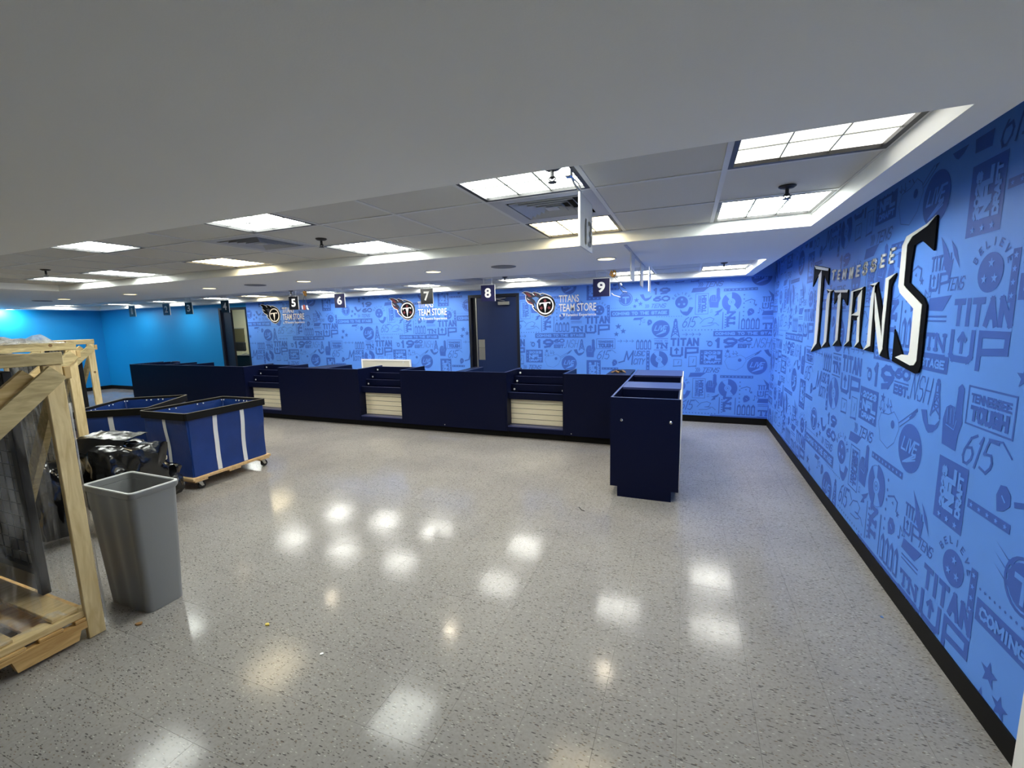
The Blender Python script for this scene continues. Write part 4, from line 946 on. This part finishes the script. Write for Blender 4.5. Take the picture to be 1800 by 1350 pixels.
# ================================================================== CASH COUNTERS
YF, YT, CZ, YK = 5.73, 5.80, .953, 6.39       # panel front, toe kick front, height, back edge
def edge_strip(t, x0, x1, y0, y1):
    part('edge_band', MB().box(x0, x1, y0, y1, CZ, CZ+.0025), 'navyedge', t)
def counter(x0, x1, label, parts_x=(), boards=(), ends=(True, True)):
    t = thing('cash_counter', label, 'counter', ((x0+x1)/2, (YF+YK)/2, 0))
    x0 += .001; x1 -= .001
    part('front_panel', MB().box(x0, x1, YF, YF+.02, .10, CZ), 'navy', t)
    part('toe_kick', MB().box(x0+.002, x1-.002, YT, YT+.02, .001, .10), 'blackrub', t)
    edge_strip(t, x0, x1, YF, YF+.02)
    for px in list(parts_x)+[a for a, e in zip((x0, x1-.02), ends) if e]:
        part('side_panel', MB().prism([(YF+.0205, .10), (YT+.021, .10), (YT+.021, .001), (YK, .001), (YK, CZ), (YF+.0205, CZ)], px, px+.02, 'x'), 'navy', t); edge_strip(t, px, px+.02, YF+.0205, YK)
    part('work_shelf', MB().box(x0+.022, x1-.022, YF+.021, YK-.01, .70, .725), 'navy', t)
    for a, c in boards:
        part('top_board', MB().box(a, c, YF+.021, YK, CZ-.02, CZ+.003), 'navy', t, label='shiny navy top board')
    return t
counter(-11.17, -7.70, 'long plain navy counter at the far left, behind the blue laundry carts', (-10.92, -10.02, -9.47), (), (True, True))
counter(-6.80, -5.04, 'navy counter between the left and middle stepped display bays', (-5.74,), ((-6.16, -5.742),), (True, True))
counter(-4.18, -2.40, 'navy counter in front of the dark blue door', (-3.07,), ((-3.2, -3.072),), (True, True))
counter(-1.54, -.652, 'navy counter between the right display bay and the peninsula', (), ((-.98, -.676),), (True, False))
def bay(x0, x1, label, caps):
    t = thing('display_counter', label, 'display counter', ((x0+x1)/2, (YF+YK)/2, 0), 'stepped display bays')
    a, c = x0+.001, x1-.001; th = .018
    for sx in (a, c-th):
        part('side_panel', MB().prism([(YF+.001, .10), (YK-.02, .10), (YK-.02, CZ), (YF+.40, CZ), (YF+.001, CZ)], sx, sx+th, 'x'), 'navy', t)
    i0, i1 = a+th+.001, c-th-.001
    for y, z, yn in ((YF+.075, .66, YF+.19), (YF+.19, .765, YF+.31), (YF+.31, .865, YF+.45)):
        s = part('step_riser', MB().box(i0, i1, y, y+.014, z-.10, z), 'navy', t)
        part('edge_band', MB().box(i0, i1, y-.001, y+.014, z, z+.002), 'navyedge', s)
        part('step_tread', MB().box(i0, i1, y+.015, yn+.013, z-.05, z-.036), 'navy', t)
    part('back_panel', MB().box(i0, i1, YF+.45, YF+.468, .60, CZ), 'navy', t)
    part('edge_band', MB().box(i0, i1, YF+.45, YF+.468, CZ, CZ+.0025), 'navyedge', t)
    part('header', MB().box(i0, i1, YF+.06, YF+.074, .572, .66), 'navy', t)
    part('groove_board', MB().box(i0, i1, YF+.165, YF+.18, .18, .575), 'groove', t)
    z = .186; k = 0
    while z < .56:
        z1 = min(z+.069, .572)
        part('slat', MB().prism([(YF+.152, z), (YF+.1645, z), (YF+.1645, z1), (YF+.156, z1), (YF+.152, z1-.004)], i0, i1, 'x'), 'cream', t)
        z = z1+.008
    part('ledge', MB().box(i0, i1, YF+.012, YF+.164, .165, .18), 'navyedge', t)
    part('base_panel', MB().box(i0, i1, YF+.012, YF+.03, .10, .1645), 'navy', t)
    part('toe_kick', MB().box(a, c, YT, YT+.02, .001, .0995), 'blackrub', t)
    for y, z, sd in caps:
        part('plug_cap', MB().lathe((i0+.045 if sd == 0 else i1-.045, y, z), [(.015, -.0005), (.015, -.004), (.007, -.006)], 10, 'y'), 'cap', t, label='white round plug cap')
LC = [(YF+.45, .90, 0), (YF+.31, .795, 0), (YF+.19, .69, 0)]
bay(-7.70, -6.80, 'stepped navy display bay with cream slats behind the near laundry cart', LC)
bay(-5.04, -4.18, 'stepped navy display bay with cream slats in front of the white board', LC)
bay(-2.40, -1.54, 'stepped navy display bay with cream slats, nearest the peninsula', LC+[(YF+.31, .795, 1), (YF+.19, .69, 1)])
# small screws along the kick boards
for x in (-3.42, -1.44): 
    par = bpy.data.objects['cash_counter.002'] if x < -2 else bpy.data.objects['cash_counter.003']
    part('screw', MB().lathe((x, YF-.0005, .13), [(.008, 0), (.008, -.003)], 8, 'y'), 'steel', par)

# peninsula
t = thing('peninsula_counter', 'navy peninsula counter with open top boxes jutting into the room', 'counter', (-.34, 5.2, 0))
px0, px1, py0 = -.648, -.034, 4.07
part('end_panel', MB().prism([(px0, .10), (px0+.068, .10), (px0+.068, .001), (px1-.065, .001), (px1-.065, .10), (px1-.003, .10), (px1-.003, CZ), (px0, CZ)], py0, py0+.02, 'y'), 'navy', t)
part('edge_band', MB().box(px0, px1-.003, py0, py0+.02, CZ, CZ+.0025), 'navyedge', t)
part('side_panel', MB().box(px0, px0+.02, py0+.0205, YK, .10, CZ), 'navy', t); part('edge_band', MB().box(px0, px0+.02, py0+.0205, YK, CZ, CZ+.0025), 'navyedge', t)
part('toe_kick', MB().box(px0+.07, px0+.09, py0+.0205, YF-.01, .001, .10), 'blackrub', t); part('toe_kick', MB().box(px1-.09, px1-.07, py0+.0205, YK, .001, .10), 'blackrub', t)
part('backing_panel', MB().box(px1-.03, px1-.018, py0+.0205, YK, .10, CZ-.01), 'navy', t)
for k, (a, c) in enumerate(((4.72, 5.16), (5.78, 6.39))):
    part('top_board', MB().box(px0+.021, px1-.012, a, c, CZ-.02, CZ), 'navyedge', t, label='shiny top board')
    part('divider', MB().box(px0+.021, px1-.032, a, a+.018, .12, CZ-.021), 'navy', t); part('divider', MB().box(px0+.021, px1-.032, c-.018, c, .12, CZ-.021), 'navy', t)
part('box_floor', MB().box(px0+.021, px1-.032, py0+.021, 5.78, .10, .118), 'navy', t)
z = .12; k = 0
while z < .93:
    z1 = min(z+.069, .945)
    part('slat', MB().box(px1-.017, px1-.002, py0+.022, YK-.002, z, z1), 'cream', t); z = z1+.008
for x, z in ((-.546, .744), (-.116, .744)):
    part('bolt', MB().lathe((x, py0-.0005, z), [(.013, 0), (.013, -.003), (.007, -.006)], 12, 'y'), 'chrome', t, label='chrome bolt head')
b = MB(); rnd = random.Random(3)
for k in range(7):
    a = rnd.random()*6.28; cx, cy = -.84+.05*math.cos(a), 5.93+.03*math.sin(a)
    b.tube([(cx-.05, cy, CZ+.012), (cx, cy+.02, CZ+.02+.01*k/3), (cx+.04, cy-.01, CZ+.012)], .008, 6)
o = single('cord_scrap', b, 'cartonbrown', 'small brown and black scrap of cord lying on the counter end', 'scrap')
part('black_loop', MB().tube([(-.90, 5.92, CZ+.016), (-.86, 5.95, CZ+.035), (-.80, 5.93, CZ+.035), (-.77, 5.91, CZ+.016)], .009, 6), 'black', o)

# ================================================================== LAUNDRY CARTS
def round_rect(hx, hy, r, n=5):
    P = []
    for cx, cy, a0 in ((hx-r, hy-r, 0), (-hx+r, hy-r, PI/2), (-hx+r, -hy+r, PI), (hx-r, -hy+r, 1.5*PI)):
        for k in range(n+1):
            a = a0+PI/2*k/n; P.append((cx+r*math.cos(a), cy+r*math.sin(a)))
    return P
def fine_loop(hx, hy, r, m=10):
    P = round_rect(hx, hy, r, 3); Q = []
    for i, p in enumerate(P):
        q = P[(i+1) % len(P)]; d = math.hypot(q[0]-p[0], q[1]-p[1]); k = m if d > .2 else 1
        for j in range(k): Q.append((p[0]+(q[0]-p[0])*j/k, p[1]+(q[1]-p[1])*j/k))
    return Q
CW, CL, CH = .345, .455, .825       # half width, half length, rim height
def sag(x, y, z, seed):
    u = (z-.15)/(CH-.15)
    f = math.sin(PI*min(max(u, 0), 1))
    n = noise.noise(Vector((x*2.4+seed, y*2.4, z*2.0)))*.026+noise.noise(Vector((x*7+seed, y*7, z*5)))*.007
    return f*(n-.006)
def make_cart(label):
    t = thing('laundry_cart', label, 'cart', (0, 0, 0), 'blue canvas laundry carts')
    loop = fine_loop(CW, CL, .03)
    def ring(z, inset, seed=3.1, tap=1):
        R = []
        for x, y in loop:
            k = 1-inset/CW*1.0; s = sag(x, y, z, seed)
            l = math.hypot(x, y); nx, ny = (math.copysign(1, x) if abs(x) > CW-.02 else 0), (math.copysign(1, y) if abs(y) > CL-.02 else 0)
            tp = .012*(1-(z-.15)/(CH-.15))
            R.append((x-nx*(inset+tp)+nx*s, y-ny*(inset+tp)+ny*s, z))
        return R
    zs = [.145+(.80-.145)*k/12 for k in range(13)]
    rings = [ring(z, .004) for z in zs]+[ring(z, .011) for z in reversed(zs)]
    b = MB(); b.loops(rings, cap0=True, cap1=True)
    part('canvas_basket', b, 'canvas', t, True)
    def band(z0, z1, o0, o1):
        R = []
        for z, oo in ((z0, o0), (z1, o0), (z1, o1), (z0, o1)): R.append([(x+math.copysign(oo, x), y+math.copysign(oo, y), z) for x, y in round_rect(CW-.004, CL-.004, .03, 3)])
        return MB().loops(R+[R[0]])
    part('rim_band', band(.752, CH, .008, .001), 'rim', t); part('inner_band', band(.752, CH, -.013, -.018), 'rim', t)
    part('rim_edge', band(CH, CH+.004, .008, -.018), 'rimedge', t)
    # rivets
    b = MB()
    for s in (-1, 1):
        for y in (-.42, -.19, -.12, .12, .19, .42):
            b.lathe((s*(CW+.0045), y, .79), [(.011, 0), (.009, s*.004)], 8, 'x'); b.lathe((s*(CW-.0225), y, .79), [(.0085, 0), (.007, -s*.004)], 8, 'x')
        for x in (-.30, -.09, -.04, .04, .09, .30):
            b.lathe((x, s*(CL+.0045), .79), [(.0085, 0), (.007, s*.004)], 8, 'y'); b.lathe((x, s*(CL-.0225), .79), [(.0085, 0), (.007, -s*.004)], 8, 'y')
    o = part('rivets', b, 'cap', t); o['kind'] = 'stuff'
    def strap(side, c):
        R = []
        for k in range(14):
            z = .15+(.765-.15)*k/13; tp = .012*(1-(z-.15)/(CH-.15)); row = []
            for d in (-.024, .024):
                if side in 'RL':
                    sg = 1 if side == 'R' else -1; x = CW; s = sag(sg*CW, c, z, 3.1); row.append((sg*(CW-.004-tp+s+.004), c+d, z))
                else:
                    sg = 1 if side == 'B' else -1; s = sag(c, sg*CL, z, 3.1); row.append((c+d, sg*(CL-.004-tp+s+.004), z))
            R.append(row)
        b = MB(); n = len(R)
        b.loops(R, close=False)
        part('strap', b, 'strap', t)
    for c in (-.155, .155): strap('R', c); strap('L', c)
    strap('F', 0); strap('B', 0)
    d = part('dolly_board', MB().bev(-CW-.01, CW+.01, -CL-.012, CL+.012, .115, .143, .003), 'ply', t)
    for y in (-.38, 0, .38): part('dolly_rail', MB().bev(-CW-.006, CW+.006, y-.07, y+.07, .094, .1145, .003), 'ply', t)
    for sx in (-1, 1):
        for sy in (-1, 1):
            x, y = sx*(CW-.05), sy*(CL-.075)
            c = part('caster', MB().box(x-.03, x+.03, y-.03, y+.03, .088, .0938), 'steel', t)
            b = MB(); b.prism([(y-.02, .088), (y+.025, .088), (y+.045, .03), (y+.02, .03)], x-.02, x-.016, 'x'); b.prism([(y-.02, .088), (y+.025, .088), (y+.045, .03), (y+.02, .03)], x+.016, x+.02, 'x')
            part('fork', b, 'steel', c)
            part('wheel', MB().lathe((x, y+.03, .0375), [(.02, -.015), (.037, -.013), (.037, .013), (.02, .015)], 18, 'x'), 'black', c, True)
    return t
c1 = make_cart('blue canvas laundry cart with white straps and casters, nearest the counters')
c1.location = (-5.045, 3.265, 0); c1.rotation_euler = (0, 0, math.radians(1.5))
c2 = copy_tree(c1); c2['label'] = 'blue canvas laundry cart turned askew, half behind the other cart and a black bag'
c2.location = (-6.06, 3.10, 0); c2.rotation_euler = (0, 0, math.radians(35))

# ================================================================== GREY BIN
def bin_loop(z, grow=0):
    u = z/.76; hx, hy = .195+.04*u+grow, .098+.026*u+grow
    return round_rect(hx, hy, .03, 4)
def flute_loop(z, grow=0):
    u = z/.76; hx, hy = .195+.04*u+grow, .098+.026*u+grow; P = []
    base = fine_loop(hx, hy, .03, 24); 
    for x, y in base:
        d = 0
        if abs(y) > hy-.004: d = .009*(math.cos(2*PI*x/hx*1.5)-1)*.5*min(1, (hx-abs(x))/.05) 
        P.append((x, y+math.copysign(d, y), z))
    return P
t = thing('waste_bin', 'tall slim grey plastic waste bin standing open on the floor', 'bin', (-3.115, 1.515, 0))
BX, BY = -3.115, 1.515
mv = lambda R: [(x+BX, y+BY, z) for x, y, z in R]
zs = [.002, .02, .1, .25, .4, .55, .70, .72]
b = MB(); b.loops([mv(flute_loop(z)) for z in zs]+[mv(flute_loop(z, -.004)) for z in reversed(zs[1:])], cap0=True, cap1=True)
part('body', b, 'binG', t, True)
b = MB(); R = []
for z, g_ in ((.722, .002), (.735, .009), (.757, .010), (.757, -.005), (.722, -.0035)): R.append([(x+BX, y+BY, z) for x, y in bin_loop(.74, g_)])
b.loops(R+[R[0]]); part('rim', b, 'binG', t, True)
b = MB(); R = []
for z, g_ in ((.7573, .0095), (.763, .008), (.764, -.002), (.7573, -.0055)): R.append([(x+BX, y+BY, z) for x, y in bin_loop(.74, g_)])
b.loops(R+[R[0]]); part('rim_lip', b, 'binsheen', t, True, 'rim lip painted pale for the light it reflects')

# ================================================================== BLACK BAGS
def bag(name, label, cx, cy, hx, hy, h, seed, boxy=.5, lean=(0, 0)):
    bm = bmesh.new(); bmesh.ops.create_cube(bm, size=2); bmesh.ops.subdivide_edges(bm, edges=bm.edges[:], cuts=14, use_grid_fill=True)
    V = []
    for v in bm.verts:
        p = v.co.copy(); s = p.normalized(); q = p*boxy*.80+s*(1-boxy)
        u = (q.z+1)/2
        n = noise.turbulence(Vector((q.x*1.6+seed, q.y*1.6, q.z*1.6)), 4, False)*.28
        r = noise.noise(Vector((q.x*5+seed, q.y*5, q.z*2.2)))*.07
        k = 1+(n-.2)*.8+r
        z = max(q.z*.5+.5, 0)*h*(1+(n-.15)*.35)
        V.append(Vector((cx+q.x*hx*k+lean[0]*u*h, cy+q.y*hy*k+lean[1]*u*h, max(z, .001))))
    b = MB(); bm.verts.index_update(); b.add(V, [[v.index for v in f.verts] for f in bm.faces]); bm.free()
    return single(name, b, 'bag', label, 'trash bag', 'black trash bags', True, (cx, cy, 0))
bag('trash_bag', 'big shiny black trash bag piled behind the grey bin', -4.42, 2.12, .36, .33, .84, 2.2, .42)
bag('trash_bag', 'low black trash bag against the near laundry cart', -4.83, 2.53, .36, .22, .46, 5.1, .35)
bag('trash_bag', 'tall black trash bag standing behind the crate post', -4.62, 1.72, .19, .17, .74, 8.4, .8)
bag('trash_bag', 'small black bag on the far floor in front of the cyan wall', -13.3, 5.45, .22, .2, .36, 12.3, .3)
# folded glossy flap lying on the pile
b = MB(); G = []
for i in range(13):
    row = []
    for j in range(9):
        u, v = i/12, j/8
        x = -4.66+.40*u-.10*v; y = 1.88+.28*v+.14*u
        z = .79-.02*u+.02*v-.55*max(0,.22-v)+.016*noise.noise(Vector((u*5, v*6, 1)))+.012*noise.noise(Vector((u*14, v*14, 3)))
        row.append((x, y, z))
    G.append(row)
b.loops(G, close=False); b.loops([[(x, y, z-.006) for x, y, z in r] for r in G], close=False)
part('plastic_flap', b, 'bag', bpy.data.objects['trash_bag'], True, 'crinkled glossy flap folded over the top')
single('tape_scrap', MB().bev(-4.60, -4.54, 2.50, 2.53, .455, .50, .01), 'offwhite', 'pale scrap sticking out of the low black bag', 'scrap')

# ================================================================== WOODEN CRATES
def make_crate(label):
    # local frame: x = 0 is the side facing the aisle, y = 0 the far end; the crate runs to -x and -y
    t = thing('wooden_crate', label, 'crate', (0, 0, 0), 'open wooden crates')
    Lx, Ly, H = 1.2, 1.25, 1.507
    prof = [(-Ly, .11), (-Ly, .02), (-.70, .02), (-.685, .085), (-.37, .085), (-.355, .02), (-.12, .02), (-.105, .07), (-.02, .07), (-.02, .11)]
    for x in (-.04, -.60, -1.18): part('stringer', MB().prism(prof, x, x+.038, 'x'), 'pallet', t)
    for x in (-.05, -.60, -1.15): part('skid_board', MB().box(x-.08, x+.04, -Ly+.02, -.75, .001, .019), 'pallet', t)
    for k in range(9):
        y = -.075-k*.143
        part('deck_board', MB().bev(-Lx, -.004, y-.048, y+.048, .111, .129, .003), 'pallet', t)
    for x in (-.10, -.62, -1.14): part('base_rail', MB().bev(x, x+.085, -Ly+.02, -.03, .130, .166, .003), 'pine_h', t)
    for k in range(5):
        y = -.14-k*.25
        part('floor_board', MB().bev(-Lx+.02, -.035, y-.06, y+.05, .167, .187, .003), 'pine_h', t)
    for x in (-.03, -Lx):
        for y0 in (-.078, -Ly): part('post', MB().bev(x, x+.03, y0, y0+.075, .001, H, .003), 'pine', t)
    for x in (-.035, -Lx-.005): part('top_rail', MB().bev(x, x+.04, -Ly-.02, .004, H+.001, H+.063, .003), 'pine_old', t)
    for y in (-.06, -Ly+.02): part('cross_rail', MB().bev(-Lx+.04, -.037, y, y+.04, H+.001, H+.055, .003), 'pine_old', t)
    for x in (.0115, -Lx-.0125): part('diagonal_brace', MB().beam((x, -.03, 1.47), (x, -.60, .93), .088, .022, (1, 0, 0)), 'pine_old', t)
    part('diagonal_brace', MB().beam((-.052, -.11, 1.46), (-.052, -.62, .98), .08, .03, (1, 0, 0)), 'pine_h', t)
    part('diagonal_brace', MB().beam((-.05, -.02, 1.40), (-.62, -.02, .62), .075, .03, (0, 1, 0)), 'pine_old', t)
    part('gusset_block', MB().bev(-.028, .0, .0005, .03, 1.43, 1.495, .003), 'tan', t)
    return t
def make_panel(label):
    # black framed wire grid panel, local x along its width (0 at the right end)
    t = thing('grid_panel', label, 'grid panel', (0, 0, 0), 'black grid panels in the crates')
    W, z0, z1 = .80, .19, 1.47
    part('upright', MB().bev(-.055, 0, -.02, .02, z0, z1, .004), 'black', t); part('upright', MB().bev(-W, -W+.055, -.02, .02, z0, z1, .004), 'black', t)
    part('bottom_rail', MB().box(-W+.056, -.056, -.018, .018, .31, .345), 'black', t); part('top_rail', MB().box(-W+.056, -.056, -.018, .018, z1-.03, z1), 'black', t)
    part('kick_panel', MB().box(-W+.056, -.056, -.006, .006, z0+.01, .309), 'steel', t)
    part('back_sheet', MB().box(-W+.057, -.057, .008, .012, .346, z1-.031), 'meshpanel', t)
    b = MB()
    for k in range(1, 9): b.box(-.056-k*.085-.002, -.056-k*.085+.002, -.006, -.001, .345, z1-.03)
    part('upright_wires', b, 'black', t)['kind'] = 'stuff'
    b = MB()
    for k in range(1, 15): b.box(-W+.056, -.056, -.0105, -.0065, .345+k*.0755-.002, .345+k*.0755+.002)
    part('cross_wires', b, 'black', t)['kind'] = 'stuff'
    return t
def wrap(path, z0, z1, seed, amp=.02, nz=16):
    # sheet of film hung along a plan path
    pts = [Vector((x, y, 0)) for x, y in path]; S = []
    for a, c in zip(pts[:-1], pts[1:]):
        n = max(2, int((c-a).length/.05)); S += [a+(c-a)*k/n for k in range(n)]
    S.append(pts[-1]); G = []
    for j in range(nz+1):
        z = z0+(z1-z0)*j/nz; row = []
        for i, p in enumerate(S):
            d = (S[min(i+1, len(S)-1)]-S[max(i-1, 0)]).normalized(); nn = Vector((d.y, -d.x, 0))
            f = noise.noise(Vector((p.x*6+seed, p.y*6, z*1.8)))*amp+noise.noise(Vector((p.x*18+seed, p.y*18, z*5)))*amp*.4
            q = p+nn*f; row.append((q.x, q.y, z+.02*noise.noise(Vector((p.x*8, p.y*8, seed)))))
        G.append(row)
    return MB().loops(G, close=False)
cr1 = make_crate('open wooden crate nearest the camera, on a pallet beside the grey bin')
cr1.location = (-3.0, 1.247, 0)
cr2 = copy_tree(cr1); cr2['label'] = 'middle wooden crate behind the nearest one, left of the askew laundry cart'; cr2.location = (-5.3, 2.315, 0)
cr3 = copy_tree(cr1); cr3['label'] = 'farthest wooden crate, in front of the cyan wall'; cr3.location = (-7.4, 3.43, 0)
gp = make_panel('black framed wire grid panel standing in the nearest crate'); gp.location = (-3.36, 1.165, 0)
g2 = copy_tree(gp); g2['label'] = 'second wire grid panel in the nearest crate, left of the first'; g2.location = (-3.38, .95, 0)
g3 = copy_tree(gp); g3['label'] = 'black grid panel standing in the middle crate'; g3.location = (-5.42, 2.20, 0)
g4 = copy_tree(gp); g4['label'] = 'black grid panel standing in the farthest crate'; g4.location = (-7.52, 3.31, 0)
single('plastic_wrap', wrap([(-3.12, .55), (-3.10, .85), (-3.13, 1.15), (-3.22, 1.208), (-4.1, 1.203)], .20, 1.44, 1.0, .008), 'film', 'clear stretch film wrapped round the panels in the nearest crate', 'plastic wrap', None, True, (-3.4, 1.0, .2))
single('plastic_wrap', wrap([(-5.42, 1.7), (-5.40, 2.25), (-5.6, 2.26), (-6.2, 2.262)], .22, 1.42, 7.0, .007), 'film', 'clear stretch film round the panel in the middle crate', 'plastic wrap', None, True, (-5.5, 2.0, .2))
def crumple(x0, x1, y0, y1, z, amp, seed, n=18):
    G = []
    for i in range(n+1):
        row = []
        for j in range(n+1):
            x, y = x0+(x1-x0)*i/n, y0+(y1-y0)*j/n
            e = min(i, n-i, j, n-j)/n
            row.append((x+.02*noise.noise(Vector((x*9, y*9, seed))), y+.02*noise.noise(Vector((x*9, y*9, seed+5))), z+amp*(abs(noise.noise(Vector((x*5+seed, y*5, 0))))+.5*abs(noise.noise(Vector((x*14, y*14, seed))))+.03)*min(1, e*6+.15)))
        G.append(row)
    return MB().loops(G, close=False)
single('plastic_sheet', crumple(-6.45, -5.27, 1.2, 2.25, 1.572, .12, 4), 'film_milky_glare', 'crumpled clear plastic lying on top of the middle crate', 'plastic sheet', None, True)
single('plastic_sheet', crumple(-3.075, -2.99, .62, 1.10, .192, .10, 11), 'film', 'crumpled clear film on the pallet boards of the nearest crate', 'plastic sheet', None, True)
single('plastic_strip', wrap([(-3.03, 1.262), (-3.08, 1.29), (-3.16, 1.30)], .02, 1.30, 3.0, .012), 'film_milky_glare', 'narrow hanging strip of clear film, whitened by painted glare, just behind the nearest crate post', 'plastic strip', None, True, (-3.1, 1.28, .02))

# ================================================================== FLOOR LITTER
def chip(x, y, s, z, m, label, seed, cat='scrap'):
    r = random.Random(seed); b = MB()
    P = [(x+s*math.cos(a+r.random()*.4)*(.6+.5*r.random()), y+s*math.sin(a+r.random()*.4)*(.5+.5*r.random())) for a in (0, 1.05, 2.1, 3.1, 4.2, 5.2)]
    b.prism(P, .0008, z, 'z'); return single('floor_scrap', b, m, label, cat)
o = chip(-2.88, 1.335, .022, .009, 'cartonbrown', 'crumpled brown paper scrap on the floor in front of the grey bin', 1)
chip(-2.165, 1.588, .016, .008, 'yellow', 'small yellow scrap on the floor right of the grey bin', 2)
chip(-1.70, 1.523, .012, .004, 'white', 'tiny white paper scrap on the open floor', 3)
chip(1.045, 2.812, .012, .003, 'logoblue', 'tiny blue scrap on the floor near the side wall', 4)
single('wire_scrap', MB().tube([(-.86, 3.70, .004), (-.845, 3.67, .012), (-.83, 3.65, .004), (-.80, 3.64, .003)], .003, 6), 'black', 'small curved black wire scrap on the floor left of the peninsula', 'scrap')

t = thing('tape_roll', 'small dark blue roll lying on the far left counter', 'tape roll', (-10.5, 6.2, .7255))
part('roll', MB().lathe((-10.45, 6.22, .7255), [(.06, 0), (.085, .0), (.085, .25), (.06, .25)], 20), 'doorblue', t, True)
part('core', MB().lathe((-10.45, 6.22, .7255), [(.05, .001), (.0585, .001), (.0585, .255), (.05, .255)], 20), 'dark', t, True)
